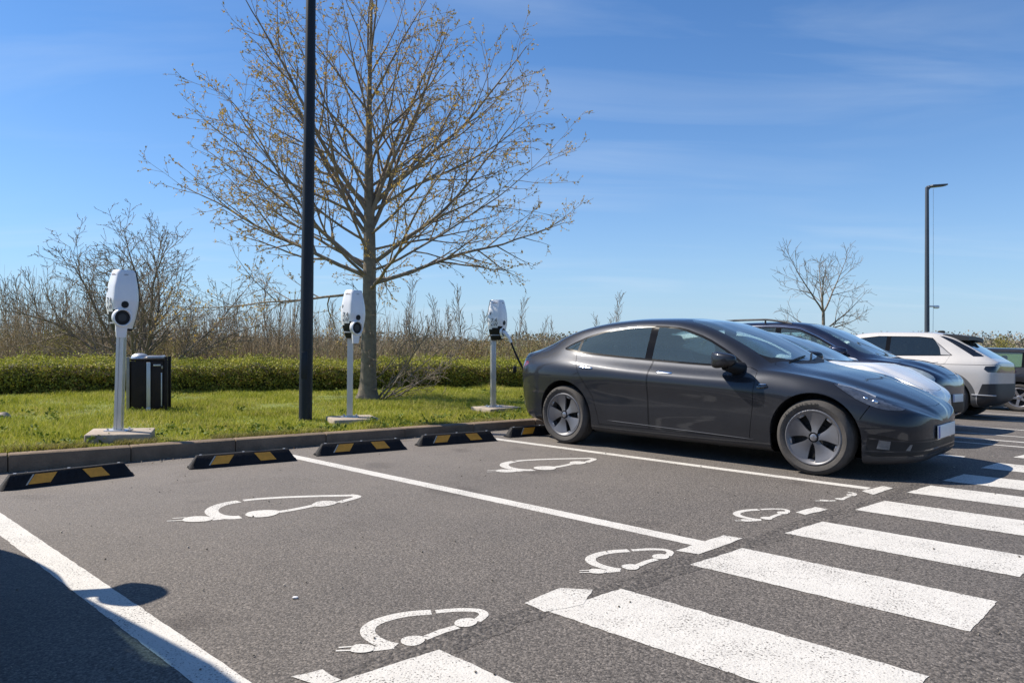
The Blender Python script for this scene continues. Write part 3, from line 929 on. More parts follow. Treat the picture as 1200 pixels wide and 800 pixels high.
stop0 = make_stop(0.99)
stop_rows = [((-4.00, 5.93), (-3.25, 6.66), 'black wheel stop with yellow patches, leftmost, cut by the edge of the photo'),
             ((-2.98, 6.87), (-2.12, 7.40), 'black wheel stop with yellow patches left of the start of the second bay line'),
             ((-1.98, 7.66), (-1.16, 8.14), 'black wheel stop with yellow patches right of the start of the second bay line'),
             ((-0.99, 8.38), (-0.22, 8.80), 'black wheel stop with yellow patches in front of the charger in use'),
             ((-0.02, 9.10), (0.80, 9.60), 'black wheel stop half hidden by the rear wheel of the dark grey car'),
             ((0.98, 9.75), (1.75, 10.25), 'black wheel stop under the tail of the dark grey car')]
for i, (p0, p1, lab) in enumerate(stop_rows):
    o = stop0 if i == 0 else copy_tree(stop0)
    p0, p1 = Vector(p0), Vector(p1)
    c = (p0 + p1) / 2; d = p1 - p0
    ang = math.atan2(d.y, d.x)
    nn = Vector((-d.y, d.x)).normalized()
    c = c + nn * 0.075
    if i == 0: c = c - d.normalized() * 0.08
    o.location = (c.x, c.y, 0.001); o.rotation_euler = (0, 0, ang)
    tag(o, lab, 'wheel stop', 'wheel stops along the kerb')

# ------------------------------------------------------------------ charging stations
def interp(tab, x):
    xs = [t[0] for t in tab]; ys = [t[1] for t in tab]
    return float(np.interp(x, xs, ys))

CH_H = 0.63            # housing height
def charger_section(h, grow=0.0):
    """outline at height fraction h: -y is the front, apex in front"""
    w = 0.5 * interp([(0, .19), (.08, .215), (.2, .262), (.38, .306), (.5, .315), (.64, .305), (.8, .273), (.92, .238), (1, .222)], h) + grow
    d = interp([(0, .10), (.1, .13), (.25, .165), (.5, .19), (.75, .175), (1, .13)], h) + grow
    base = [(-w, 0.0), (-w, -d * 0.38), (-w * 0.16, -d), (w * 0.16, -d * 1.0), (w, -d * 0.38), (w, 0.0)]
    return chaikin([Vector((x, y, 0)) for x, y in base], 2, 0.16)

def make_charger(plug=False):
    root = empty('charging_station')
    # plinth
    bm = bmesh.new(); add_box(bm, 0, 0.0, 0.005, 0.60, 0.54, 0.13, 0.012)
    for v in bm.verts:
        v.co += Vector((rng.normal(0, .002), rng.normal(0, .002), 0))
    bmesh.ops.rotate(bm, cent=(0, 0, 0), matrix=Matrix.Rotation(R(17), 3, 'Z'), verts=bm.verts[:])
    bm_obj('plinth', bm, M['concrete'], root)
    # foot plate and bolts
    bm = bmesh.new(); add_box(bm, -0.04, 0.03, 0.075, 0.22, 0.2, 0.012, 0.002)
    bm_obj('foot_plate', bm, M['alu'], root)
    for dx in (-.08, .08):
        for dy in (-.07, .07):
            b = bmesh.new(); add_cyl(b, (dx - .04, dy + .03, .08), (dx - .04, dy + .03, .10), .011, .011, 6)
            bm_obj('bolt', b, M['bin_post'], root)
    # extruded column with a groove down each face
    bm = bmesh.new()
    w = 0.037; gq = 0.008; dp = 0.007
    def side(n_):
        return [(-w, -w), (-gq, -w), (-gq, -w + dp), (gq, -w + dp), (gq, -w)]
    prof = []
    for k in range(4):
        c, s_ = math.cos(k * math.pi / 2), math.sin(k * math.pi / 2)
        prof += [(x * c - y * s_, x * s_ + y * c) for x, y in side(k)]
    lo = [bm.verts.new((x - .04, y + .03, .08)) for x, y in prof]
    hi = [bm.verts.new((x - .04, y + .03, 1.36)) for x, y in prof]
    for i in range(len(prof)):
        j = (i + 1) % len(prof); bm.faces.new((lo[i], lo[j], hi[j], hi[i]))
    bm.faces.new(hi)
    bm_obj('column', bm, M['alu'], root, False)
    bm = bmesh.new(); add_box(bm, -.04, .03, 1.375, .085, .085, .03, .004)
    bm_obj('column_cap', bm, M['black_plastic'], root)
    # housing
    z0 = 1.12
    bm = bmesh.new()
    hs = [i / 26 for i in range(27)]
    rings = []
    for h in hs:
        inset = 0.0
        if h > 0.97: inset = -0.012 * ((h - 0.97) / 0.03) ** 2
        rings.append([bm.verts.new((p.x, p.y - 0.03, z0 + h * CH_H)) for p in charger_section(h, inset)])
    k = len(rings[0])
    for A, B in zip(rings, rings[1:]):
        for i in range(k):
            j = (i + 1) % k; bm.faces.new((A[i], A[j], B[j], B[i]))
    bm.faces.new(rings[-1]); bm.faces.new(list(reversed(rings[0])))
    # lower part of the shell, left of the socket, is black
    for f in bm.faces:
        c = f.calc_center_median(); h = (c.z - z0) / CH_H
        lim = 0.265 + 0.10 * max(0, min(1, (c.x + 0.11) / 0.11))
        if c.x > 0.035: lim = 0.02
        f.material_index = 1 if h < lim else 0
    hous = bm_obj('housing', bm, [M['white_plastic'], M['black_plastic']], root, True, 50)
    bm = bmesh.new()
    sec = chaikin([Vector((x, y, 0)) for x, y in ((-.135, .035), (-.145, 0.0), (.145, 0.0), (.135, .035))], 2, .2)
    rr = []
    for h in hs:
        sx = interp([(0, .58), (.2, .82), (.5, 1.03), (.8, .9), (1, .72)], h)
        rr.append([bm.verts.new((p.x * sx * 1.06, p.y - 0.028, z0 + h * CH_H * 0.995 + .002)) for p in sec])
    for A, B in zip(rr, rr[1:]):
        for i in range(len(sec)):
            j = (i + 1) % len(sec); bm.faces.new((A[i], A[j], B[j], B[i]))
    bm.faces.new(rr[-1]); bm.faces.new(list(reversed(rr[0])))
    bm_obj('back_plate', bm, M['black_plastic'], root, True, 50)
    # facing frames: left and right facets of the front
    def facet(h, t, right):
        S = charger_section(h)
        xs = [p for p in S if p.y < -0.02]
        w = 0.5 * interp([(0, .19), (.2, .262), (.5, .315), (.8, .273), (1, .222)], h)
        d = interp([(0, .10), (.1, .13), (.25, .165), (.5, .19), (.75, .175), (1, .13)], h)
        sg = 1 if right else -1
        a = Vector((sg * w * .2, -d, 0)); b = Vector((sg * w, -d * .38, 0))
        p = a.lerp(b, t); tang = (b - a).normalized()
        nrm = Vector((tang.y, -tang.x, 0))
        if nrm.y > 0: nrm = -nrm
        return Vector((p.x, p.y - 0.03, z0 + h * CH_H)), tang if right else -tang, nrm
    def disc(name, h, t, right, r, thick, mat, par, seg=28, ring=0.0):
        p, tg, nr = facet(h, t, right)
        b = bmesh.new()
        if ring > 0:
            prof = [(r, -0.01), (r, thick * .8), (r - ring * .3, thick), (r - ring * .8, thick), (r - ring, thick * .7), (r - ring, -.01)]
            R_ = add_lathe(b, prof, seg, 'Z')
        else:
            add_cyl(b, (0, 0, -.01), (0, 0, thick), r, r * .96, seg)
        Q = nr.to_track_quat('Z', 'Y').to_matrix().to_4x4()
        for v in b.verts: v.co = Matrix.Translation(p) @ Q @ v.co
        return bm_obj(name, b, mat, par)
    disc('display_button', .43, .36, True, .036, .006, M['black_plastic'], root)
    ring_p, _, _ = facet(.17, .25, True)
    if not plug:
        rg = disc('socket_ring', .215, .16, True, .094, .040, M['white_plastic'], root, 36, .019)
        disc('socket', .215, .16, True, .076, .020, M['black_plastic'], rg, 32)
        disc('socket_pin_plate', .215, .16, True, .042, .023, M['clad_dark'], rg, 24)
        # holder tongue below the ring
        p, tg, nr = facet(.215, .16, True)
        b = bmesh.new()
        pts = [(-.058, -.068), (.058, -.068), (.054, -.12), (.045, -.205), (-.045, -.205), (-.054, -.12)]
        vl = [b.verts.new(p + tg * x + Vector((0, 0, 1)) * z + nr * (-.015 - .0 * z)) for x, z in pts]
        vh = [b.verts.new(p + tg * x + Vector((0, 0, 1)) * z + nr * (.020 + z * .06)) for x, z in pts]
        b.faces.new(vh); b.faces.new(list(reversed(vl)))
        for i in range(6): j = (i + 1) % 6; b.faces.new((vl[i], vl[j], vh[j], vh[i]))
        bmesh.ops.bevel(b, geom=b.edges[:], offset=.004, segments=2, affect='EDGES')
        bm_obj('socket_holder', b, M['white_plastic'], root)
    else:
        rg = disc('socket_ring', .20, .22, True, .075, .022, M['white_plastic'], root, 36, .014)
        disc('socket', .20, .22, True, .062, .012, M['black_plastic'], rg, 32)
    # pale band across the black lower part
    b = bmesh.new()
    S = [p for p in charger_section(.125, .002)]
    S = [p for p in S if p.y < -0.02 and p.x < .03]
    S.sort(key=lambda p: p.x)
    lo = [b.verts.new((p.x, p.y - .031, z0 + .115 * CH_H)) for p in S]
    hi = [b.verts.new((p.x, p.y - .031, z0 + .145 * CH_H)) for p in S]
    lo2 = [b.verts.new((p.x, p.y - .02, z0 + .115 * CH_H)) for p in S]
    hi2 = [b.verts.new((p.x, p.y - .02, z0 + .145 * CH_H)) for p in S]
    for i in range(len(S) - 1):
        b.faces.new((lo[i], lo[i + 1], hi[i + 1], hi[i])); b.faces.new((hi[i], hi[i + 1], hi2[i + 1], hi2[i])); b.faces.new((lo2[i], lo2[i + 1], lo[i + 1], lo[i]))
    bm_obj('pale_band', b, M['mid_print'], root)
    # lettering on the left facet and across the top
    def letter(txt, h, t, right, size, mat, sq=1.0):
        me = text_mesh(txt, size); me.materials.append(mat)
        p, tg, nr = facet(h, t, right)
        o = link(bpy.data.objects.new('lettering', me), root)
        zz = Vector((0, 0, 1)); nr2 = tg.cross(zz)
        q = p - nr * 0.0 + nr * 0.0018
        o.matrix_local = Matrix(((tg.x * sq, 0, nr2.x, q.x), (tg.y * sq, 0, nr2.y, q.y), (0, 1, 0, q.z), (0, 0, 0, 1)))
        return o
    letter('7.4', .485, .48, False, .086, M['grey_print'])
    letter('kW', .385, .48, False, .080, M['grey_print'])
    letter('evbox', .925, .42, False, .034, M['pale_print'])
    letter('elvi', .92, .40, True, .030, M['mid_print'])
    b = bmesh.new()
    p, tg, nr = facet(.655, .86, False)
    add_box(b, 0, 0, 0, .018, .006, .045, .002)
    ang = math.atan2(tg.y, tg.x)
    for v in b.verts: v.co = Matrix.Translation(p) @ Matrix.Rotation(ang, 4, 'Z') @ v.co
    bm_obj('label_sticker', b, M['grey_print'], root)
    if plug:
        p, tg, nr = facet(.20, .22, True)
        b = bmesh.new()
        d0 = (nr * .8 + Vector((.25, 0, -.45))).normalized()
        q0 = p - d0 * .01; q1 = p + d0 * .05; q2 = p + d0 * .10 + Vector((.015, 0, -.05)); q3 = q2 + Vector((.035, -.005, -.07))
        add_tube(b, [q0, q1, q2, q3], [.034, .034, .026, .022], 14)
        bm_obj('cable_plug', b, M['white_plastic'], root)
        root['plug_end'] = [float(x) for x in q3]
    return root

CH = [(-4.10, 7.83, 0.19, -0.040, 'white wall box charger on a grey post, leftmost, in front of the litter bin', 4),
      (-2.12, 9.93, 0.115, 0.0, 'white wall box charger standing between the dark lamp post and the big tree trunk', 8),
      (-0.25, 11.78, 0.085, 0.0, 'white wall box charger with its cable plugged in, behind the dark car', 20)]
ch0 = make_charger(False); ch2 = make_charger(True)
PLUG_END = None
for i, (x, y, z, lean, lab, rz) in enumerate(CH):
    o = ch0 if i == 0 else (copy_tree(ch0) if i == 1 else ch2)
    o.location = (x, y, z - 0.02); o.rotation_euler = (0, 0.030 if i == 0 else (0.008 if i == 1 else 0), R(rz))
    tag(o, lab, 'charging station', 'charging stations behind the kerb')
bpy.context.view_layer.update()
PLUG_END = ch2.matrix_world @ Vector(ch2['plug_end'])
del ch2['plug_end']

# ------------------------------------------------------------------ litter bin
def make_bin():
    root = empty('litter_bin')
    W, D, H = 0.51, 0.42, 0.80
    for x in (-W / 2 + .028, -W / 2 + .148 + .0, ) if False else (): pass
    # front panels (two dark leaves), sides, back
    def pan(name, cx, cy, sx, sy, z0=.05, z1=H - .045, mat='bin_panel'):
        b = bmesh.new(); add_box(b, cx, cy, (z0 + z1) / 2, sx, sy, z1 - z0, .006)
        return bm_obj(name, b, M[mat], root)
    p1 = pan('front_panel', -.112, -D / 2, .200, .018)
    p2 = pan('front_panel', .137, -D / 2, .175, .018)
    pan('back_panel', 0, D / 2, W - .06, .018)
    pan('side_panel', -W / 2 + .02, 0, .018, D - .05)
    pan('side_panel', W / 2 - .02, 0, .018, D - .05)
    for x, y, m in ((-W / 2, -D / 2, 'bin_frame'), (W / 2, -D / 2, 'bin_panel'), (-W / 2, D / 2, 'bin_panel'), (W / 2, D / 2, 'bin_panel')):
        b = bmesh.new(); add_box(b, x, y, H / 2 + .01, .042, .042, H + .02, .004)
        bm_obj('corner_post', b, M[m], root)
    b = bmesh.new(); add_box(b, .022, -D / 2 - .022, H * .5 - .01, .055, .03, H - .10, .008)
    bm_obj('centre_post', b, M['bin_post'], root)
    b = bmesh.new(); add_box(b, .022, -D / 2 - .026, .045, .062, .045, .05, .006)
    bm_obj('foot', b, M['bin_post'], root)
    b = bmesh.new(); add_box(b, .135, -D / 2 - .012, H - .105, .10, .012, .026, .003)
    bm_obj('name_plate', b, M['bin_post'], root)
    b = bmesh.new(); add_box(b, .205, -D / 2 - .015, H - .135, .022, .02, .045, .004)
    bm_obj('lock', b, M['bin_frame'], root)
    b = bmesh.new(); add_box(b, .196, -D / 2 - .006, H * .42, .016, .02, H * .62, .003)
    bm_obj('edge_strip', b, M['bin_post'], root)
    # twin lids
    b = bmesh.new(); add_box(b, 0, 0, H - .02, W - .05, D + .01, .028, .008)
    bm_obj('top_frame', b, M['bin_panel'], root)
    b = bmesh.new()
    add_lathe(b, [(.002, .070), (.05, .066), (.09, .05), (.115, .025), (.122, 0), (.122, -.02)], 28, 'Z')
    for v in b.verts: v.co += Vector((-.13, 0, H))
    bm_obj('dome_lid', b, M['alu'], root)
    b = bmesh.new(); add_box(b, .10, 0, H + .012, .22, D - .10, .045, .016)
    bm_obj('flat_lid', b, M['bin_post'], root)
    b = bmesh.new(); add_box(b, .10, -.01, H + .036, .16, D - .18, .01, .004)
    bm_obj('lid_recess', b, M['bin_panel'], root)
    return root
lb = make_bin()
lb.location = (-5.47, 11.26, 0.12); lb.rotation_euler = (0, 0, R(18))
tag(lb, 'dark litter bin with a grey centre post standing on the grass before the hedge', 'litter bin')

# ------------------------------------------------------------------ lamp posts
def make_post(Hh, r0, r1, mat, head_dir, arm, name, door=True):
    root = empty(name)
    b = bmesh.new()
    prof = [(r0 * 1.03, -.25), (r0 * 1.03, .02), (r0, .05), (r0 * .99, .6), (r0 * .985, 1.2), ((r0 + r1) / 2, Hh * .6), (r1, Hh - .03), (r1 * .9, Hh)]
    rings = add_lathe(b, prof, 28, 'Z'); b.faces.new(rings[-1])
    bm_obj('post', b, mat, root)
    if door:
        b = bmesh.new(); add_box(b, 0, -r0 * .985, .75, r0 * .95, .012, .36, .004)
        bm_obj('service_door', b, mat, root)
    hd = Vector((math.cos(head_dir), math.sin(head_dir), 0))
    b = bmesh.new()
    add_tube(b, [Vector((0, 0, Hh - .08)), Vector((0, 0, Hh - .02)) + hd * .08, Vector((0, 0, Hh + .02)) + hd * (arm * .5), Vector((0, 0, Hh + .05)) + hd * arm], [.04, .035, .03, .03], 12)
    bm_obj('arm', b, mat, root)
    b = bmesh.new()
    rm = Matrix.Rotation(head_dir, 4, 'Z') @ Matrix.Rotation(R(-8), 4, 'Y')
    add_box(b, 0, 0, 0, .62, .26, .07, .03, None, 3)
    for v in b.verts:
        if v.co.x > .1: v.co.y *= .85; v.co.z *= .7
        v.co = rm @ v.co + Vector((0, 0, Hh + .07)) + hd * (arm + .24)
    hdo = bm_obj('lamp_head', b, mat, root)
    b = bmesh.new(); add_box(b, .03, 0, -.037, .42, .18, .008, .003)
    for v in b.verts: v.co = rm @ v.co + Vector((0, 0, Hh + .07)) + hd * (arm + .24)
    bm_obj('lens', b, M['mid_print'], hdo)
    return root
lp = make_post(7.4, .088, .055, M['post'], R(-40), .3, 'lamp_post')
lp.location = (-2.80, 10.12, .10); lp.rotation_euler = (0, R(0.75), 0)
tag(lp, 'tall dark blue lamp post running out of the top of the photo', 'lamp post')
lx2, ly2 = 11.95, 21.5
lp2 = make_post(6.05, .070, .050, M['post_far'], R(20), .16, 'lamp_post', False)
lp2.location = (lx2, ly2, -.48)
tag(lp2, 'distant lamp post with its lamp head and a white camera above the parked cars', 'lamp post')
b = bmesh.new(); add_box(b, .10, -.02, 2.62, .20, .06, .05, .01); add_box(b, .24, -.05, 2.60, .14, .12, .09, .03)
bm_obj('camera_unit', b, M['white_plastic'], lp2)
b = bmesh.new(); add_box(b, .12, 0, 1.76, .24, .14, .10, .02)
bm_obj('bracket', b, M['post_far'], lp2)
b = bmesh.new(); add_tube(b, [(.16, -.02, 1.75), (.17, -.02, 2.6), (.17, -.02, 6.0)], .006, 6)
bm_obj('conduit', b, M['alu'], lp2)

# ------------------------------------------------------------------ cars
def pchip(xs, ys):
    x = np.asarray(xs, float); y = np.asarray(ys, float)
    h = np.diff(x); dl = np.diff(y) / h
    n = len(x); d = np.zeros(n)
    for i in range(1, n - 1):
        if dl[i - 1] * dl[i] > 0:
            w1, w2 = 2 * h[i] + h[i - 1], h[i] + 2 * h[i - 1]
            d[i] = (w1 + w2) / (w1 / dl[i - 1] + w2 / dl[i])
    d[0] = dl[0]; d[-1] = dl[-1]
    def f(q):
        q = np.asarray(q, float)
        i = np.clip(np.searchsorted(x, q) - 1, 0, n - 2)
        t = (np.clip(q, x[0], x[-1]) - x[i]) / h[i]
        return (y[i] * (1 + 2 * t) * (1 - t) ** 2 + h[i] * d[i] * t * (1 - t) ** 2 + y[i + 1] * t * t * (3 - 2 * t) + h[i] * d[i + 1] * t * t * (t - 1))
    return f

def tabf(tab):
    return pchip([t[0] for t in tab], [t[1] for t in tab])

def half_body(S):
    """quad grid of the near half of a car shell (y >= 0), as arrays V[nu, nv, 3]"""
    x0, x1 = S['tail'], S['nose']
    nu = S.get('nu', 120)
    u = np.linspace(0, 1, nu)
    xs = 0.5 * (x0 + x1) - 0.5 * (x1 - x0) * np.cos(np.pi * u)
    xs = 0.65 * xs + 0.35 * (x0 + (x1 - x0) * u)
    xs[0] = x0; xs[-1] = x1
    # keep stations dense at the ends
    xs = np.unique(np.concatenate([xs, x1 - np.array([.0004, .0016, .004, .008, .014, .022, .032, .045]), x0 + np.array([.0004, .0016, .004, .008, .014, .022, .032, .045])]))
    dF, dR = x1 - xs, xs - x0
    wf = pchip([math.sqrt(a) for a, b in S['planF']], [b for a, b in S['planF']])
    wr = pchip([math.sqrt(a) for a, b in S['planR']], [b for a, b in S['planR']])
    Wm = S['W'] / 2
    pf = np.minimum(wf(np.sqrt(dF)), wr(np.sqrt(dR)))
    qF = pchip([math.sqrt(a) for a, b in S['zF']], [b for a, b in S['zF']])(np.sqrt(dF))
    qR = pchip([math.sqrt(a) for a, b in S['zR']], [b for a, b in S['zR']])(np.sqrt(dR))
    qFb = pchip([math.sqrt(a) for a, b in S['zFb']], [b for a, b in S['zFb']])(np.sqrt(dF))
    qRb = pchip([math.sqrt(a) for a, b in S['zRb']], [b for a, b in S['zRb']])(np.sqrt(dR))
    names = ['under', 'sill', 'low', 'mid', 'sh', 'belt', 'rail', 'top']
    Y = {k: tabf(S[k + '_y'])(xs) for k in names if k + '_y' in S}
    Z = {k: tabf(S[k + '_z'])(xs) for k in names if k + '_z' in S}
    def sq(z):
        z = np.array(z)
        up = z >= S['zn_f']
        zf = np.where(up, S['zn_f'] + (z - S['zn_f']) * qF, S['zn_f'] + (z - S['zn_f']) * qFb)
        up = z >= S['zn_r']
        zr = np.where(up, S['zn_r'] + (z - S['zn_r']) * qR, S['zn_r'] + (z - S['zn_r']) * qRb)
        return np.where(xs > 0.5 * (x0 + x1), zf, zr)
    P = []
    zs = sq(Z['sill'])
    zu = sq(Z['under'])
    P.append((0 * xs, zu))
    P.append((Y['sill'] * 0.80 * pf * Wm, zu))
    P.append((Y['sill'] * pf * Wm, zs))
    P.append((Y['low'] * pf * Wm, sq(Z['low'])))
    P.append((Y['mid'] * pf * Wm, sq(Z['mid'])))
    P.append((Y['sh'] * pf * Wm, sq(Z['sh'])))
    yb, zb = Y['belt'] * pf * Wm, sq(Z['belt'])
    yr, zr_ = Y['rail'] * pf * Wm, sq(Z['rail'])
    zt = sq(Z['top'])
    P.append((yb, zb))
    bul = S.get('bulge', 0.012) * np.clip((zr_ - zb) / 0.3, 0, 1)
    P.append(((yb + yr) / 2 + bul, (zb + zr_) / 2))
    P.append((yr, zr_))
    cr = S.get('crown', 0.62)
    P.append((yr * 0.72, zr_ + (zt - zr_) * (cr + 0.12)))
    P.append((yr * 0.36, zr_ + (zt - zr_) * 0.93))
    P.append((0 * xs, zt))
    cnt = S.get('cnt', [2, 2, 5, 6, 6, 6, 6, 6, 5, 5, 5])
    V = np.zeros((len(xs), sum(cnt) + 1, 3))
    for i in range(len(xs)):
        py = np.array([p[0][i] for p in P]); pz = np.array([p[1][i] for p in P])
        n = len(py)
        # interpolating spline with limited tangents
        dy = np.zeros(n); dz = np.zeros(n)
        ch = np.maximum(np.hypot(np.diff(py), np.diff(pz)), 1e-6)
        for k in range(1, n - 1):
            a, b_ = ch[k - 1], ch[k]
            ty = (py[k + 1] - py[k]) / b_ * a / (a + b_) + (py[k] - py[k - 1]) / a * b_ / (a + b_)
            tz = (pz[k + 1] - pz[k]) / b_ * a / (a + b_) + (pz[k] - pz[k - 1]) / a * b_ / (a + b_)
            dy[k], dz[k] = ty, tz
        dy[0] = 1; dz[0] = 0; dy[-1] = -1; dz[-1] = 0
        o = 0
        for k in range(n - 1):
            L = ch[k]
            t = np.arange(cnt[k]) / cnt[k]
            h00, h10, h01, h11 = (1 + 2 * t) * (1 - t) ** 2, t * (1 - t) ** 2, t * t * (3 - 2 * t), t * t * (t - 1)
            V[i, o:o + cnt[k], 1] = h00 * py[k] + h10 * L * dy[k] + h01 * py[k + 1] + h11 * L * dy[k + 1]
            V[i, o:o + cnt[k], 2] = h00 * pz[k] + h10 * L * dz[k] + h01 * pz[k + 1] + h11 * L * dz[k + 1]
            o += cnt[k]
        V[i, -1, 1], V[i, -1, 2] = 0, pz[-1]
        V[i, :, 0] = xs[i]
    V[:, :, 1] = np.maximum(V[:, :, 1], 0)
    return V

def pip(poly, x, y):
    ins = False
    n = len(poly)
    for i in range(n):
        xa, ya = poly[i]; xb, yb = poly[(i + 1) % n]
        if (ya > y) != (yb > y) and x < (xb - xa) * (y - ya) / (yb - ya) + xa:
            ins = not ins
    return ins

def inset_poly(poly, d):
    n = len(poly)
    area = sum(poly[i][0] * poly[(i + 1) % n][1] - poly[(i + 1) % n][0] * poly[i][1] for i in range(n))
    sg = 1 if area > 0 else -1
    out = []
    for i in range(n):
        p0, p1, p2 = (Vector(poly[(i + k) % n]) for k in (-1, 0, 1))
        a = (p1 - p0).normalized(); b_ = (p2 - p1).normalized()
        na = Vector((-a.y, a.x)) * sg; nb = Vector((-b_.y, b_.x)) * sg
        m = (na + nb)
        m = m / max(0.35, (1 + na.dot(nb)))
        out.append(tuple(p1 + m * d))
    return out

def clip_x(poly, xa, xb):
    def clip(P, keep, at):
        out = []
        for i in range(len(P)):
            p, q = P[i], P[(i + 1) % len(P)]
            kp, kq = keep(p), keep(q)
            if kp: out.append(p)
            if kp != kq:
                t = (at - p[0]) / (q[0] - p[0]); out.append((at, p[1] + (q[1] - p[1]) * t))
        return out
    P = clip(poly, lambda p: p[0] >= xa, xa)
    return clip(P, lambda p: p[0] <= xb, xb)

def smooth_poly(poly, it=2, k=0.22):
    P = [Vector((a, b, 0)) for a, b in poly]
    return [(p.x, p.y) for p in chaikin(P, it, k)]

def arch_poly(cx, cz, r, n=26):
    return [(cx - r, -0.5)] + [(cx - r * math.cos(math.pi * i / n), cz + r * math.sin(math.pi * i / n)) for i in range(n + 1)] + [(cx + r, -0.5)]

class Shell:
    """half shell that is cut along outlines and then split into parts"""
    def __init__(self, S):
        V = half_body(S)
        self.S = S
        nu, nv = V.shape[:2]
        bm = bmesh.new()
        vs = [[bm.verts.new(V[i, j]) for j in range(nv)] for i in range(nu)]
        for i in range(nu - 1):
            for j in range(nv - 1):
                q = [vs[i][j], vs[i + 1][j], vs[i + 1][j + 1], vs[i][j + 1]]
                try: bm.faces.new(q)
                except ValueError: pass
        bmesh.ops.remove_doubles(bm, verts=bm.verts[:], dist=1e-5)
        bmesh.ops.dissolve_degenerate(bm, dist=1e-6, edges=bm.edges[:])
        bmesh.ops.recalc_face_normals(bm, faces=bm.faces[:])
        big = max(bm.faces, key=lambda f: f.calc_center_median().y)
        if big.normal.y < 0: bmesh.ops.reverse_faces(bm, faces=bm.faces[:])
        self.bm = bm
        self.lay = bm.faces.layers.int.new('part')
        self.tags = ['body']
        self.tree = BVHTree.FromBMesh(bm)

    def ysurf(self, x, z):
        h = self.tree.ray_cast(Vector((x, 3, z)), Vector((0, -1, 0)))
        return h[0].y if h[0] is not None else None

    def zsurf(self, x, y):
        h = self.tree.ray_cast(Vector((x, y, 4)), Vector((0, 0, -1)))
        return h[0].z if h[0] is not None else None

    def cut(self, poly, axis='Y', cond=None):
        bm = self.bm
        ia, ib = (0, 2) if axis == 'Y' else ((0, 1) if axis == 'Z' else (1, 2))
        pad = 0.07
        xa, xb = min(p[0] for p in poly) - pad, max(p[0] for p in poly) + pad
        ya, yb = min(p[1] for p in poly) - pad, max(p[1] for p in poly) + pad
        cand = set()
        for f in bm.faces:
            c = f.calc_center_median()
            if xa < c[ia] < xb and ya < c[ib] < yb and (cond is None or cond(c, f.normal)):
                cand.add(f)
        n = len(poly)
        for i in range(n):
            p, q = Vector(poly[i]), Vector(poly[(i + 1) % n])
            if (q - p).length < 1e-6: continue
            co = Vector((0, 0, 0)); co[ia], co[ib] = p.x, p.y
            t = (q - p).normalized()
            no = Vector((0, 0, 0)); no[ia], no[ib] = -t.y, t.x
            lo_a, hi_a = min(p.x, q.x) - .002, max(p.x, q.x) + .002
            lo_b, hi_b = min(p.y, q.y) - .002, max(p.y, q.y) + .002
            sel = []
            for f in cand:
                if not f.is_valid: continue
                A = [v.co[ia] for v in f.verts]; B = [v.co[ib] for v in f.verts]
                if min(A) > hi_a or max(A) < lo_a or min(B) > hi_b or max(B) < lo_b: continue
                sel.append(f)
            if not sel: continue
            geom = set(sel)
            for f in sel:
                geom.update(f.verts); geom.update(f.edges)
            r = bmesh.ops.bisect_plane(bm, geom=list(geom), dist=2e-5, plane_co=co, plane_no=no)
            cand = {f for f in cand if f.is_valid}
            cand.update(g for g in r['geom'] if isinstance(g, bmesh.types.BMFace) and g.is_valid)

    def mark(self, name, poly, axis='Y', cond=None, only=None):
        if name not in self.tags: self.tags.append(name)
        k = self.tags.index(name)
        ia, ib = (0, 2) if axis == 'Y' else ((0, 1) if axis == 'Z' else (1, 2))
        xa, xb = min(p[0] for p in poly), max(p[0] for p in poly)
        ya, yb = min(p[1] for p in poly), max(p[1] for p in poly)
        for f in self.bm.faces:
            c = f.calc_center_median()
            if not (xa < c[ia] < xb and ya < c[ib] < yb): continue
            if cond is not None and not cond(c, f.normal): continue
            if only is not None and self.tags[f[self.lay]] not in only: continue
            if pip(poly, c[ia], c[ib]): f[self.lay] = k

    def region(self, name, poly, axis='Y', cond=None, gap=0.0, only=None):
        self.cut(poly, axis, cond)
        if gap > 0:
            inn = inset_poly(poly, gap)
            self.cut(inn, axis, cond)
            self.mark('gap', poly, axis, cond, only)
            self.mark(name, inn, axis, cond, None if only is None else list(only) + ['gap'])
        else:
            self.mark(name, poly, axis, cond, only)

    def split(self):
        """-> {tag: (verts, normals, faces)} with normals of the uncut surface"""
        bm = self.bm
        bm.normal_update()
        out = {}
        bm.verts.ensure_lookup_table()
        for f in bm.faces:
            t = self.tags[f[self.lay]]
            d = out.setdefault(t, ({}, [], [], []))
            idx = []
            for v in f.verts:
                i = d[0].get(v.index)
                if i is None:
                    i = len(d[1]); d[0][v.index] = i
                    nn = v.normal.copy()
                    if v.co.y < 1e-4: nn.y = 0
                    d[1].append(tuple(v.co)); d[2].append(tuple(nn.normalized() if nn.length > 0 else Vector((0, 0, 1))))
                idx.append(i)
            d[3].append(idx)
        return {t: (d[1], d[2], d[3]) for t, d in out.items()}

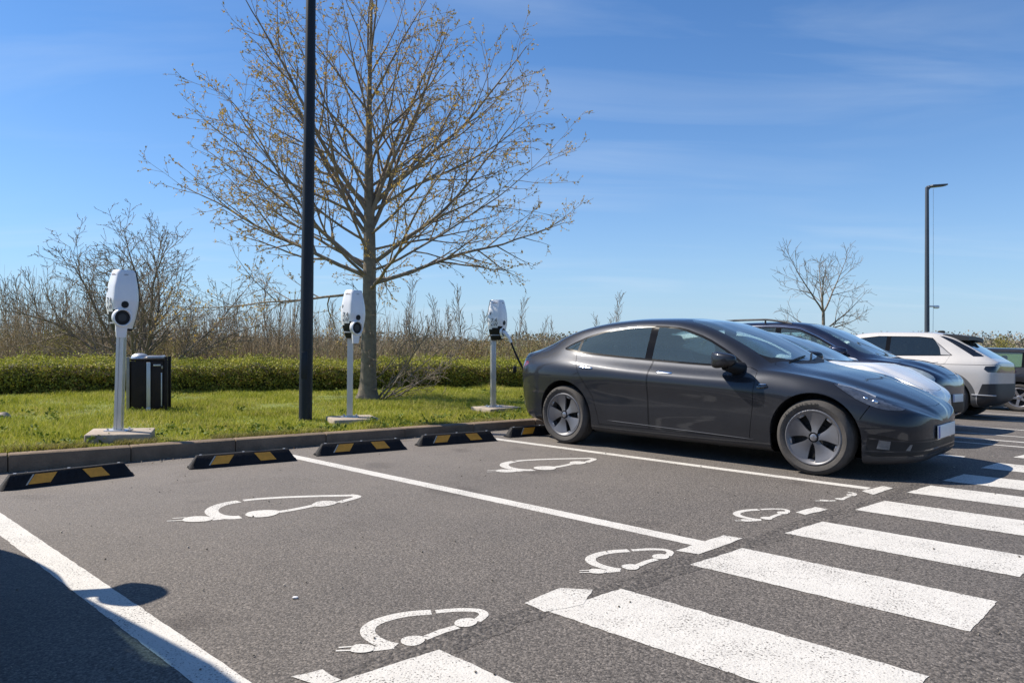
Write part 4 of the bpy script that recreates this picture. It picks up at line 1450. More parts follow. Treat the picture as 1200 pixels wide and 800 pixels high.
def part_mesh(name, VN, mat, sides, off=0.0):
    """mesh of one split region on one or both sides, with the smooth normals of the whole shell"""
    V, N, F = [], [], []
    for s_ in sides:
        o = len(V)
        for (x, y, z), (a, b_, c) in zip(VN[0], VN[1]):
            V.append((x + a * off, (y + b_ * off) * s_, z + c * off)); N.append((a, b_ * s_, c))
        for f in VN[2]:
            F.append([i + o for i in (f if s_ > 0 else list(reversed(f)))])
    if len(sides) == 2:          # weld along the centre line
        key = {}; remap = []
        V2, N2 = [], []
        for p, nn in zip(V, N):
            if abs(p[1]) < 1e-4:
                kk = (round(p[0], 5), round(p[2], 5))
                if kk in key: remap.append(key[kk]); continue
                key[kk] = len(V2)
            remap.append(len(V2)); V2.append(p); N2.append(nn)
        F = [[remap[i] for i in f] for f in F]
        F = [f for f in F if len(set(f)) == len(f)]
        V, N = V2, N2
    me = bpy.data.meshes.new(name)
    me.from_pydata(V, [], F)
    me.materials.append(mat)
    me.polygons.foreach_set('use_smooth', np.ones(len(me.polygons), dtype=bool))
    if len(me.vertices) == len(N):
        me.normals_split_custom_set_from_vertices(N)
    me.update()
    return me

def make_wheel(R_t, w, rim_r, style='aero', rim_mat='rim', lettering=False):
    """wheel in the plane y = 0 facing +y: empty with tyre, rim and covers as children"""
    root = empty('wheel')
    b = bmesh.new()
    h = w / 2
    prof = [(rim_r - .008, h * .62), (rim_r + .002, h * .80), (rim_r + .012, h * .88), (rim_r + .030, h * .955), (rim_r + (R_t - rim_r) * .55, h * 1.0), (R_t - .030, h * .95), (R_t - .014, h * .86), (R_t - .004, h * .70)]
    for q in (.62, .50, .48, .40, .38, .16, .14, .04, .02, -.02, -.04, -.14, -.16, -.38, -.40, -.48, -.50, -.62):
        pass
    tread = []
    for a, bq in ((.62, 0), (.46, 0), (.45, 1), (.40, 1), (.39, 0), (.14, 0), (.13, 1), (.08, 1), (.07, 0)):
        tread.append((R_t - (.008 if bq else 0), h * a))
    tread += [(r_, -y_) for r_, y_ in reversed(tread)]
    prof = prof + tread + [(r_, -y_) for r_, y_ in reversed(prof)]
    add_lathe(b, prof, 64, 'Y')
    tyre = bm_obj('tyre', b, M['tyre'], root, True, 32)
    # rim barrel and flange
    b = bmesh.new()
    add_lathe(b, [(rim_r + .004, h * .80), (rim_r + .006, h * .86), (rim_r - .004, h * .90), (rim_r - .014, h * .86), (rim_r - .020, h * .70), (rim_r - .035, h * .2), (rim_r - .05, -h * .8)], 56, 'Y')
    bm_obj('rim_flange', b, M[rim_mat], root, True, 40)
    b = bmesh.new()
    rings = add_lathe(b, [(.001, h * .12), (rim_r * .5, h * .12), (rim_r * .52, h * .05), (rim_r - .03, h * .05)], 40, 'Y')
    bm_obj('brake_disc', b, M['rim_dark'], root, True, 40)
    ns = 5
    b = bmesh.new()
    if style == 'aero':
        # five broad blades with slots that widen outwards
        for k in range(ns):
            a0 = 2 * math.pi * k / ns + R(90)
            half_o, half_i = R(26.2), R(20.5)
            nr, na = 7, 9
            g = []
            for i in range(nr):
                t = i / (nr - 1)
                r = .045 + (rim_r - .022 - .045) * t
                ha = half_i + (half_o - half_i) * t
                if t < .2: ha = R(36) + (half_i - R(36)) * (t / .2)
                row = []
                for j in range(na):
                    q = -1 + 2 * j / (na - 1)
                    a = a0 + ha * q + R(3.5) * (1 - t)
                    dish = h * (.86 - .10 * math.sin(math.pi * t) - .16 * (1 - t)) - .010 * q * q * t + .006 * q
                    row.append((r * math.cos(a), dish, r * math.sin(a)))
                g.append(row)
            top = [[b.verts.new(p) for p in row] for row in g]
            bot = [[b.verts.new((p[0], p[1] - .022, p[2])) for p in row] for row in g]
            for i in range(nr - 1):
                for j in range(na - 1):
                    b.faces.new((top[i][j], top[i][j + 1], top[i + 1][j + 1], top[i + 1][j]))
                b.faces.new((top[i][0], top[i + 1][0], bot[i + 1][0], bot[i][0]))
                b.faces.new((top[i][-1], bot[i][-1], bot[i + 1][-1], top[i + 1][-1]))
            for j in range(na - 1):
                b.faces.new((top[-1][j], top[-1][j + 1], bot[-1][j + 1], bot[-1][j]))
        bm_obj('wheel_cover', b, M[rim_mat], root, True, 35)
        b = bmesh.new()
        add_lathe(b, [(rim_r - .040, h * .66), (rim_r - .018, h * .85), (rim_r - .006, h * .90)], 56, 'Y')
        bm_obj('cover_ring', b, M[rim_mat], root, True, 40)
        for k in range(ns):
            a = 2 * math.pi * (k + .5) / ns + R(90)
            b = bmesh.new()
            add_box(b, 0, 0, 0, .045, .012, .022, .003)
            for v in b.verts:
                v.co = Matrix.Rotation(-(a - R(90)), 4, 'Y') @ (v.co + Vector((0, h * .70, rim_r - .034)))
            bm_obj('slot_tip', b, M['rim_edge'], root)
        b = bmesh.new()
        add_lathe(b, [(.001, h * .80), (.024, h * .795), (.030, h * .77), (.034, h * .6)], 28, 'Y')
        bm_obj('hub_cap', b, M['rim_edge'], root, True, 40)
    else:
        n2 = 5 if style == 'five' else 10
        for k in range(n2):
            a = 2 * math.pi * k / n2 + R(90)
            w0, w1 = (.030, .026) if n2 == 5 else (.016, .014)
            vs = []
            for (r, hw, yy) in ((.04, w0 * 1.1, h * .62), (rim_r * .55, w1, h * .74), (rim_r - .015, w1 * 1.25, h * .80)):
                for s1 in (-1, 1):
                    for dz in (0, -.03):
                        vs.append(b.verts.new((r * math.cos(a) - s1 * hw * math.sin(a), yy + dz, r * math.sin(a) + s1 * hw * math.cos(a))))
            for q in (0, 4):
                p = vs[q:q + 8]
                b.faces.new((p[0], p[2], p[6], p[4])); b.faces.new((p[1], p[5], p[7], p[3]))
                b.faces.new((p[0], p[4], p[5], p[1])); b.faces.new((p[2], p[3], p[7], p[6]))
        bm_obj('spokes', b, M[rim_mat], root, True, 35)
        b = bmesh.new()
        add_lathe(b, [(.001, h * .70), (.035, h * .70), (.05, h * .64), (.055, h * .4)], 28, 'Y')
        bm_obj('hub_cap', b, M[rim_mat], root, True, 40)
    if lettering:
        txt = 'MICHELIN'
        for i, ch in enumerate(txt):
            me = text_mesh(ch, .048); me.materials.append(M['tyre_letter'])
            o = link(bpy.data.objects.new('tyre_lettering', me), root)
            a = R(92) - R(8.6) * i
            rr = rim_r + (R_t - rim_r) * .52
            # faces +y: text x axis along the tangent (clockwise seen from +y is -x ... mirrored below)
            rad = Vector((math.cos(a), 0, math.sin(a))); tan = Vector((math.sin(a), 0, -math.cos(a)))
            o.matrix_local = Matrix(((tan.x, rad.x, 0, rad.x * rr), (0, 0, 1, h * 1.004), (tan.z, rad.z, 0, rad.z * rr), (0, 0, 0, 1)))
    return root

def superbox(bm, c, s, e=0.5, nu=14, nv=10):
    """rounded lump (superellipsoid)"""
    def sp(v, p): return math.copysign(abs(v) ** p, v)
    rows = []
    for i in range(nv + 1):
        ph = -math.pi / 2 + math.pi * i / nv
        row = []
        for j in range(nu):
            th = 2 * math.pi * j / nu
            row.append(bm.verts.new((c[0] + s[0] * sp(math.cos(ph), e) * sp(math.cos(th), e), c[1] + s[1] * sp(math.cos(ph), e) * sp(math.sin(th), e), c[2] + s[2] * sp(math.sin(ph), e))))
        rows.append(row)
    for i in range(nv):
        for j in range(nu):
            k = (j + 1) % nu
            try: bm.faces.new((rows[i][j], rows[i][k], rows[i + 1][k], rows[i + 1][j]))
            except ValueError: pass
    bmesh.ops.remove_doubles(bm, verts=[v for r in rows for v in r], dist=1e-6)

def make_car(name, S, steer=0.0):
    root = empty(name)
    sh = Shell(S)
    wb, wr = S['wb'], S['wheel_r']
    side = lambda c, n: c.y > 0.40
    ar = S['arch_r']
    az = S.get('arch_z', wr)
    # openings and panels
    for cx in (0.0, wb):
        sh.region('void', arch_poly(cx, az, ar), 'Y', side)
    for nm, poly, ax, cond, gap, only in S['regions']:
        sh.region(nm, poly, ax, cond, gap, only)
    dlo = S['dlo']
    sh.region('window_trim', dlo, 'Y', lambda c, n: c.y > 0.3 and n.y > 0.2)
    pane = inset_poly(dlo, S.get('trim_w', 0.02))
    panes = []
    for (xa, xb, gname) in S['panes']:
        pp = clip_x(pane, xa, xb)
        if len(pp) > 2:
            sh.region(gname, pp, 'Y', lambda c, n: c.y > 0.3 and n.y > 0.2)
            panes.append(gname)
    parts = sh.split()
    sh.parts = parts
    mats = S['mats']
    two_sided = {'hood', 'windscreen', 'rear_window', 'glass_roof', 'body', 'grille', 'lower_grille', 'bumper_slat', 'trunk_lid', 'lamp_band', 'bumper', 'spoiler_black', 'wiper_cowl'}
    doors = {}
    for t, VN in parts.items():
        if t in ('void', 'gap'): continue
        base = t.split('#')[0]
        mt = mats.get(t, mats.get(base, mats['body']))
        if base in two_sided:
            me_obj(base, part_mesh(base, VN, M[mt], (1, -1)), root)
        else:
            for s_ in (1, -1):
                o = me_obj(base, part_mesh(base, VN, M[mt], (s_,)), root)
                if base.endswith('door'): doors[(base, s_)] = o
    # windows belong to their doors
    # inner lining behind every painted panel
    Vn, Nn, Fn = [], [], []
    for t, VN in parts.items():
        if t.startswith(('void', 'window_pane', 'windscreen', 'rear_window', 'glass_roof', 'quarter_pane')): continue
        o = len(Vn); Vn += list(VN[0]); Nn += list(VN[1]); Fn += [[i + o for i in f] for f in VN[2]]
    me_obj('inner_lining', part_mesh('inner_lining', (Vn, Nn, Fn), M['interior'], (1, -1), -0.022), root)
    # wheel wells with rolled arch edges
    for cx in (0.0, wb):
        for s_ in (1, -1):
            b = bmesh.new()
            n = 30
            outer, lip, inner, deep = [], [], [], []
            for i in range(n + 1):
                a = math.pi * i / n
                x, z = cx - ar * math.cos(a), az + ar * math.sin(a)
                y = sh.ysurf(x + (0.004 if x < cx else -0.004) * 0 , z + .004)
                if y is None: y = S['W'] / 2 * .93
                outer.append(b.verts.new((x, (y - .001) * s_, z)))
                inner.append(b.verts.new((cx - (ar + .004) * math.cos(a), (y - .040) * s_, az + (ar + .004) * math.sin(a))))
                deep.append(b.verts.new((cx - (ar - .0) * math.cos(a), .50 * s_, az + (ar) * math.sin(a))))
            for i in range(n):
                b.faces.new((outer[i], outer[i + 1], inner[i + 1], inner[i]))
            lipf = [f for f in b.faces]
            for i in range(n):
                b.faces.new((inner[i], inner[i + 1], deep[i + 1], deep[i]))
            b.faces.new(deep)
            for f in b.faces: f.material_index = 1
            for f in lipf: f.material_index = 0
            bm_obj('wheel_well', b, [M[mats['body'] if 'arch_cladding' not in mats else mats['arch_cladding']], M['rim_dark']], root, True, 50)
    # wheels
    w0 = make_wheel(wr, S['wheel_w'], S['rim_r'], S.get('wheel', 'aero'), S.get('rim_mat', 'rim'), S.get('tyre_text', False))
    first = True
    for cx in (0.0, wb):
        for s_ in (-1, 1):
            o = w0 if first else copy_tree(w0)
            first = False
            o.parent = root
            o.location = (cx, (S['track'] / 2) * s_, wr)
            spin = {(0.0, -1): R(20), (wb, -1): R(-5)}.get((cx, s_), R(25))
            o.rotation_euler = (0, 0, (0 if s_ > 0 else math.pi) + (steer if cx > 0 else 0))
            if not S.get('tyre_text'): pass
            o.rotation_mode = 'XYZ'
            o.rotation_euler = (Matrix.Rotation((0 if s_ > 0 else math.pi) + (steer if cx > 0 else 0), 3, 'Z') @ Matrix.Rotation(spin, 3, 'Y')).to_euler()
    # floor pan
    b = bmesh.new(); add_box(b, wb / 2, 0, .26, wb + .3, 1.2, .10, .02)
    bm_obj('floor_pan', b, M['rim_dark'], root)
    # seats, dashboard, steering wheel
    if S.get('cabin', True):
        zb = S.get('seat_z', .38); xf = S.get('seat_x', 1.05); hh = S.get('seat_h', 0.0)
        for s_ in (1, -1):
            b = bmesh.new()
            superbox(b, (xf + .20, .37 * s_, zb + .10), (.27, .25, .10), .45)
            superbox(b, (xf - .14, .37 * s_, zb + .42), (.10, .24, .34), .45)
            for v in b.verts:
                if v.co.z > zb + .2: v.co.x -= (v.co.z - zb - .2) * .28
            bm_obj('front_seat', b, M['seat'], root)
            b = bmesh.new()
            superbox(b, (xf - .33, .37 * s_, zb + .83 + hh), (.055, .13, .09), .5)
            bm_obj('headrest', b, M['seat'], root)
            b = bmesh.new()
            superbox(b, (xf - 1.12, .36 * s_, zb + .74 + hh), (.05, .12, .07), .5)
            bm_obj('headrest', b, M['seat'], root)
        b = bmesh.new()
        superbox(b, (xf - .72, 0, zb + .12), (.27, .62, .10), .4)
        superbox(b, (xf - 1.0, 0, zb + .42), (.10, .62, .28), .4)
        bm_obj('rear_bench', b, M['seat'], root)
        b = bmesh.new()
        superbox(b, (xf + 1.02, 0, zb + .42), (.26, .70, .10), .4)
        bm_obj('dashboard', b, M['interior'], root)
        b = bmesh.new()
        T = Matrix.Translation((xf + .62, .37, zb + .48)) @ Matrix.Rotation(R(68), 4, 'Y')
        rr = []
        for i in range(28):
            a = 2 * math.pi * i / 28
            rr.append([b.verts.new(T @ Vector(((.18 + .014 * math.cos(q)) * math.cos(a), (.18 + .014 * math.cos(q)) * math.sin(a), .014 * math.sin(q)))) for q in (0, 1.05, 2.09, 3.14, 4.19, 5.24)])
        for i in range(28):
            A, B = rr[i], rr[(i + 1) % 28]
            for k in range(6):
                b.faces.new((A[k], B[k], B[(k + 1) % 6], A[(k + 1) % 6]))
        add_cyl(b, T @ Vector((-.17, 0, 0)), T @ Vector((.17, 0, 0)), .022, .022, 8)
        add_cyl(b, T @ Vector((0, 0, 0)), T @ Vector((0, 0, .2)), .03, .04, 8)
        bm_obj('steering_wheel', b, M['interior'], root)
        b = bmesh.new(); superbox(b, (xf + .66, 0, zb + .60), (.015, .19, .12), .25)
        bm_obj('touch_screen', b, M['black_gloss'], root)
        b = bmesh.new(); superbox(b, S.get('mirror_in', (xf + .70, 0, 1.26)), (.02, .12, .035), .5)
        bm_obj('rear_view_mirror', b, M['black_plastic'], root)
    # wing mirrors
    if 'mirror' in S:
        mx_, my_, mz_ = S['mirror']
        for s_ in (1, -1):
            b = bmesh.new()
            superbox(b, (0, 0, 0), (.135, .115, .072), .58, 20, 14)
            for v in b.verts:
                v.co.z *= 1.0 + .25 * (-v.co.x) / .115
                v.co.y *= 1 - .28 * max(0, v.co.x) / .115
                v.co.x += .05 * v.co.y / .1
                if v.co.z < -.03: pass
                v.co = Vector((mx_ + v.co.x, (my_ + v.co.y) * s_, mz_ + v.co.z))
            for f in b.faces:
                f.material_index = 1 if f.calc_center_median().z < mz_ - .042 else 0
            mo = bm_obj('wing_mirror', b, [M[mats['body']], M['black_plastic']], root, True, 60)
            b = bmesh.new()
            add_tube(b, [(mx_ + .01, (my_ - .01) * s_, mz_ - .050), (mx_ + .045, (my_ - .10) * s_, mz_ - .075), (mx_ + .075, (my_ - .21) * s_, mz_ - .095)], [.052, .056, .075], 12)
            bm_obj('mirror_arm', b, M['black_plastic'], mo)
            b = bmesh.new(); superbox(b, (mx_ - .104, (my_ - .035) * s_, mz_ + .002), (.008, .060, .045), .5)
            bm_obj('mirror_glass', b, M['chrome'], mo)
    # door handles
    for (x, z, L, mt) in S.get('handles', []):
        for s_ in (1, -1):
            b = bmesh.new()
            y = sh.ysurf(x, z) or .9
            superbox(b, (0, 0, 0), (L / 2, .008, .0105), .6, 20, 10)
            for v in b.verts:
                xx = x + v.co.x; zz = z + v.co.z - v.co.x * S.get('handle_tilt', .05)
                ys = sh.ysurf(xx, zz) or y
                v.co = Vector((xx, (ys + v.co.y + .003) * s_, zz))
            d = doors.get(('front_door' if x > S.get('door_split', 1.15) else 'rear_door', s_), root)
            bm_obj('door_handle', b, M[mt], d)
    return root, sh

def add_plate(root, x, z, facing, w=.52, h=.11, zrot=0.0, tilt=0.0):
    b = bmesh.new(); add_box(b, 0, 0, 0, .012, w, h, .004)
    for v in b.verts: v.co = Matrix.Translation((x, 0, z)) @ Matrix.Rotation(tilt, 4, 'Y') @ v.co
    p = bm_obj('number_plate', b, M['plate'], root)
    b = bmesh.new(); add_box(b, .004 * facing, -facing * (w / 2 - .024), 0, .009, .036, h - .012, .001)
    for v in b.verts: v.co = Matrix.Translation((x, 0, z)) @ Matrix.Rotation(tilt, 4, 'Y') @ v.co
    bm_obj('blue_strip', b, M['plate_blue'], p)
    return p

# ---- dark grey saloon (the charging car)
SEDAN = dict(
    tail=-0.96, nose=3.70, W=1.85, wb=2.875, wheel_r=.334, arch_r=.393, arch_z=.338, wheel_w=.235, rim_r=.243, track=1.585, nu=150,
    planF=[(0, 0), (.008, .27), (.028, .46), (.07, .62), (.14, .735), (.25, .825), (.42, .905), (.66, .965), (1.0, 1.0), (4.8, 1.0)],
    planR=[(0, 0), (.004, .28), (.015, .47), (.045, .62), (.10, .725), (.22, .825), (.5, .925), (.9, .985), (1.2, 1.0), (4.8, 1.0)],
    zn_f=.46, zn_r=.66,
    zF=[(0, 0), (.004, .25), (.015, .43), (.04, .60), (.09, .76), (.18, .89), (.32, .97), (.5, 1), (4.8, 1)],
    zFb=[(0, 0), (.003, .32), (.010, .58), (.022, .78), (.05, .93), (.10, 1), (4.8, 1)],
    zR=[(0, 0), (.003, .36), (.010, .62), (.025, .86), (.05, .97), (.08, 1), (4.8, 1)],
    zRb=[(0, 0), (.004, .30), (.015, .50), (.05, .72), (.12, .88), (.3, 1), (4.8, 1)],
    under_z=[(-.98, .30), (-.6, .20), (0, .155), (2.8, .145), (3.2, .12), (3.5, .135), (3.72, .17)],
    sill_y=[(-.98, .90), (0, .935), (.6, .925), (2.3, .925), (2.9, .95), (3.3, .95), (3.72, .93)],
    sill_z=[(-.98, .34), (-.6, .26), (0, .215), (.6, .195), (2.4, .195), (2.8, .185), (3.2, .145), (3.5, .16), (3.72, .19)],
    low_y=[(-.98, .95), (0, .975), (.7, .955), (1.5, .950), (2.3, .960), (2.9, .985), (3.72, .97)],
    low_z=[(-.98, .46), (0, .38), (.7, .335), (2.3, .325), (2.9, .34), (3.3, .34), (3.72, .34)],
    mid_y=[(-.98, .99), (0, 1.0), (.7, .972), (1.5, .968), (2.3, .980), (2.9, 1.0), (3.72, 1.0)],
    mid_z=[(-.98, .66), (0, .63), (.7, .60), (2.3, .55), (2.9, .54), (3.3, .50), (3.72, .46)],
    sh_y=[(-.98, .955), (-.3, .985), (0, .993), (.5, .982), (1.5, .978), (2.3, .975), (2.9, .972), (3.3, .95), (3.72, .9)],
    sh_z=[(-.98, .90), (-.5, .90), (0, .875), (.6, .85), (1.5, .815), (2.3, .785), (2.9, .745), (3.3, .665), (3.72, .58)],
    belt_y=[(-.98, .80), (-.5, .835), (-.1, .86), (.4, .862), (1.0, .86), (2.1, .86), (2.4, .865), (2.9, .865), (3.3, .80), (3.72, .66)],
    belt_z=[(-.98, 1.015), (-.6, 1.035), (-.1, 1.055), (.2, 1.035), (.6, 1.00), (1.0, .968), (1.65, .93), (2.15, .918), (2.4, .91), (2.9, .845), (3.3, .720), (3.72, .585)],
    rail_y=[(-.98, .62), (-.75, .655), (-.5, .675), (-.2, .665), (.1, .65), (.5, .635), (.9, .628), (1.3, .632), (1.6, .655), (1.9, .70), (2.15, .745), (2.35, .775), (2.6, .74), (2.9, .69), (3.3, .58), (3.72, .40)],
    rail_z=[(-.98, 1.035), (-.75, 1.06), (-.5, 1.115), (-.2, 1.225), (.1, 1.305), (.5, 1.365), (.9, 1.388), (1.3, 1.372), (1.6, 1.312), (1.9, 1.195), (2.15, 1.060), (2.35, .948), (2.6, .908), (2.9, .850), (3.3, .726), (3.72, .60)],
    top_z=[(-.98, 1.06), (-.85, 1.075), (-.6, 1.125), (-.3, 1.245), (0, 1.345), (.4, 1.412), (.85, 1.440), (1.2, 1.437), (1.5, 1.405), (1.8, 1.315), (2.1, 1.183), (2.4, 1.020), (2.52, .962), (2.65, .930), (2.9, .884), (3.3, .765), (3.72, .625)],
    crown=.62, bulge=.014,
    dlo=smooth_poly([(-.12, 1.085), (.0, 1.155), (.2, 1.238), (.45, 1.303), (.8, 1.345), (1.15, 1.350), (1.42, 1.322), (1.72, 1.222), (1.98, 1.088), (2.17, .965), (2.20, .928), (1.65, .942), (1.0, .980), (.4, 1.020), (.1, 1.052)], 1, .2),
    trim_w=.021,
    panes=[(-.3, .115, 'quarter_pane'), (.15, 1.035, 'window_pane#rear'), (1.125, 2.14, 'window_pane#front')],
    mirror=(2.06, .975, 1.005), handles=[(1.34, .862, .19, 'chrome'), (.33, .886, .19, 'chrome')], door_split=1.15,
    seat_x=1.02, seat_z=.33, tyre_text=True, mirror_in=(1.62, 0, 1.27))
LOW = lambda c, n: c.y > 0.3
TOPC = lambda c, n: n.z > 0.25
SEDAN['regions'] = [
    ('hood', smooth_poly([(2.555, -.2), (2.50, .30), (2.36, .625), (2.60, .665), (2.95, .60), (3.25, .525), (3.47, .44), (3.60, .27), (3.64, -.2)], 1), 'Z', lambda c, n: n.z > .12 and c.z > .5 and c.x > 2.2, .003, ('body',)),
    ('wiper_cowl', [(2.56, -.3), (2.51, .30), (2.375, .635), (2.20, .60), (2.20, -.3)], 'Z', lambda c, n: n.z > .2 and c.z > .8, 0, ('body', 'hood', 'gap')),
    ('windscreen', smooth_poly([(2.49, -.3), (2.43, .30), (2.305, .605), (1.98, .575), (1.62, .525), (1.40, .47), (1.37, .2), (1.365, -.3)], 1), 'Z', lambda c, n: n.z > .2 and c.z > .9, 0, ('body', 'hood', 'gap', 'wiper_cowl')),
    ('glass_roof', [(1.33, -.3), (1.33, .46), (.95, .475), (.52, .47), (.50, -.3)], 'Z', lambda c, n: n.z > .3 and c.z > 1.2, 0, ('body',)),
    ('rear_window', smooth_poly([(.46, -.3), (.45, .46), (.1, .48), (-.30, .50), (-.52, .46), (-.56, -.3)], 1), 'Z', lambda c, n: n.z > .3 and c.z > 1.0, 0, ('body',)),
    ('front_door', smooth_poly([(1.156, .262), (1.152, .99), (1.65, .965), (2.24, .935), (2.325, .905), (2.335, .80), (2.318, .55), (2.275, .262)], 0), 'Y', LOW, .0045, ('body',)),
    ('rear_door', [(.50, .262), (1.150, .262), (1.146, 1.0), (.4, 1.04), (.115, 1.07), (.125, 1.02), (.165, .94), (.25, .80), (.375, .64), (.43, .56), (.47, .42)], 'Y', LOW, .0045, ('body',)),
    ('sill_trim', [(.37, .0), (2.50, .0), (2.50, .212), (.37, .212)], 'Y', LOW, 0, ('body',)),
    ('headlight', smooth_poly([(2.99, .825), (3.22, .765), (3.38, .700), (3.555, .615), (3.535, .590), (3.40, .605), (3.24, .670), (3.10, .755)], 1), 'Y', lambda c, n: c.y > .60 - .45 * max(0, c.x - 3.2) and n.y > .2, .003, ('body', 'hood', 'gap')),
    ('lower_grille', smooth_poly([(3.285, .205), (3.75, .225), (3.75, .345), (3.56, .350), (3.42, .390), (3.315, .40)], 1, .12), 'Y', lambda c, n: c.x > 3.2, 0, ('body',)),  # intake enlarged: its black also paints in shade on the lower bumper
    ('glint_patch#outer', [(3.375, .275), (3.462, .268), (3.472, .338), (3.392, .348)], 'Y', LOW, 0, ('body', 'lower_grille')),  # pale patches: reflected light on the bumper painted as grey areas
    ('glint_patch#inner', [(3.565, .262), (3.592, .262), (3.605, .312), (3.592, .312)], 'Y', LOW, 0, ('body', 'lower_grille')),
    ('bumper_slat#lower', [(3.285, .245), (3.75, .252), (3.75, .262), (3.285, .255)], 'Y', lambda c, n: c.x > 3.2, 0, ('lower_grille',)),
    ('bumper_slat#upper', [(3.30, .355), (3.75, .318), (3.75, .328), (3.30, .368)], 'Y', lambda c, n: c.x > 3.2, 0, ('lower_grille',)),
    ('gap', [(3.255, .52), (3.262, .52), (3.345, .66), (3.338, .664)], 'Y', LOW, 0, ('body',)),
    ('gap', [(-.33, .565), (-.325, .56), (-.66, .685), (-.665, .69)], 'Y', LOW, 0, ('body',)),
    ('gap', [(-.985, .93), (-.60, 1.01), (-.30, 1.16), (-.306, 1.165), (-.60, 1.017), (-.985, .937)], 'Y', LOW, 0, ('body',)),
    ('tail_light', smooth_poly([(-.60, .93), (-.985, .945), (-.985, .80), (-.86, .82)], 1), 'Y', LOW, 0, ('body',)),
    ('front_lip', [(3.24, .10), (3.80, .10), (3.80, .213), (3.24, .205)], 'Y', lambda c, n: c.x > 3.2, 0, ('body',)),
]
SEDAN['mats'] = dict(wiper_cowl='black_plastic', body='paint_dark', hood='paint_dark', windscreen='glass_shield', glass_roof='black_gloss', rear_window='glass_dark', front_door='paint_dark', rear_door='paint_dark',
                     sill_trim='clad_dark', headlight='headlight_unit', lower_grille='black_plastic', glint_patch='fog_lens', bumper_slat='paint_dark', tail_light='red_lens', front_lip='clad_dark', window_trim='trim_black',
                     window_pane='glass', quarter_pane='glass')

def place(root, a, n_, heading_front=True, dz=0.0, scale=None):
    x, y = wan(a, n_)
    slope = math.atan(float(gz(n_ + .8) - gz(n_ - .8)) / 1.6)
    root.location = (x, y, float(gz(n_)) + dz)
    if heading_front:
        root.rotation_euler = (slope, 0, -TH)
    else:
        root.rotation_euler = (-slope, 0, math.pi - TH)
    if scale: root.scale = scale

car1, sh1 = make_car('parked_car', SEDAN, steer=R(2))
a1, n1_ = toan(1.216, 9.245)
place(car1, a1, n1_)
car1.rotation_euler = (0, 0, -TH)
tag(car1, 'glossy dark grey electric saloon with five-spoke wheels parked at the charger', 'car', 'cars parked in the bays')
add_plate(car1, 3.708, .395, 1, .52, .115)

def headlight_guts(root, pts, sh):
    """reflector bowl, projector and light strip behind the clear lens"""
    for s_ in (1, -1):
        for nm, (x, z, r) in (('projector', pts[0]), ('projector', pts[1])):
            y = sh.ysurf(x, z)
            if y is None: continue
            b = bmesh.new(); superbox(b, (x - .006, (y - .008) * s_, z), (r, r * .5, r * .7), .9)
            bm_obj(nm, b, M['chrome'], root)
        b = bmesh.new()
        path = []
        for x, z in pts[2]:
            y = sh.ysurf(x, z)
            if y is not None: path.append((x, (y - .003) * s_, z))
        if len(path) > 1:
            add_tube(b, path, .011, 8)
            bm_obj('light_strip', b, M['alu'], root)
        else: b.free()
headlight_guts(car1, ((3.35, .665, .030), (3.28, .692, .024), [(3.05, .803), (3.14, .778), (3.24, .742), (3.33, .703)]), sh1)
# fender camera behind the front arch
for s_ in (1, -1):
    b = bmesh.new()
    superbox(b, (0, 0, 0), (.055, .012, .020), .7, 18, 10)
    for v in b.verts:
        xx, zz = 2.415 + v.co.x, .768 + v.co.z * (1 - .6 * v.co.x / .06)
        v.co = Vector((xx, ((sh1.ysurf(xx, zz) or .9) + v.co.y + .002) * s_, zz))
    c_ = bm_obj('fender_camera', b, M['black_gloss'], car1)
    b = bmesh.new()
    superbox(b, (0, 0, 0), (.040, .006, .004), .7, 14, 8)
    for v in b.verts:
        xx, zz = 2.415 + v.co.x, .787 + v.co.z
        v.co = Vector((xx, ((sh1.ysurf(xx, zz) or .9) + v.co.y + .006) * s_, zz))
    bm_obj('bright_trim', b, M['chrome'], c_)
# bright strip along the sill crease
for s_ in (1, -1):
    b = bmesh.new()
    pts = [(x, ((sh1.ysurf(x, z) or .9) + .001) * s_, z) for x, z in [(.62 + i * .1, .315 - .003 * i) for i in range(18)]]
    add_tube(b, pts, [.001] + [.004] * 16 + [.001], 6)
    bm_obj('sill_moulding', b, M['paint_dark'], car1)

# ---- white low saloon, next bay
import copy as _copy
WHITE = dict(SEDAN)
def _fx(x): return x if x < 2.45 else 2.45 + (x - 2.45) * .88
def _fz(k, x, z): return z * (1 + .13 * min(1, max(0, (x - 2.35) / .5))) if k in ('belt_z', 'rail_z', 'top_z', 'sh_z') else z
for k_ in list(WHITE):
    if k_.endswith(('_y', '_z')) and isinstance(WHITE[k_], list): WHITE[k_] = [(_fx(a), _fz(k_, a, b_)) for a, b_ in WHITE[k_]]
WHITE['regions'] = [(nm_, [(_fx(a), b_) for a, b_ in po_], ax_, co_, ga_, on_) for nm_, po_, ax_, co_, ga_, on_ in SEDAN['regions'] if nm_.split('#')[0] not in ('glint_patch', 'bumper_slat', 'lower_grille')]
WHITE['nose'] = _fx(3.70); WHITE['wb'] = 2.80
WHITE['mats'] = dict(SEDAN['mats'], body='paint_white', hood='paint_white', front_door='paint_white', rear_door='paint_white', glass_roof='paint_white', sill_trim='clad_dark', front_lip='black_plastic')
WHITE['nu'] = 80; WHITE['tyre_text'] = False; WHITE['wheel'] = 'ten'; WHITE['rim_mat'] = 'rim'
car2, sh2 = make_car('parked_car', WHITE)
place(car2, -6.03, 9.85, True, 0, (1, 1, .935))
tag(car2, 'low white car between the dark grey saloon and the dark blue estate', 'car', 'cars parked in the bays')
add_plate(car2, _fx(3.708), .395, 1)
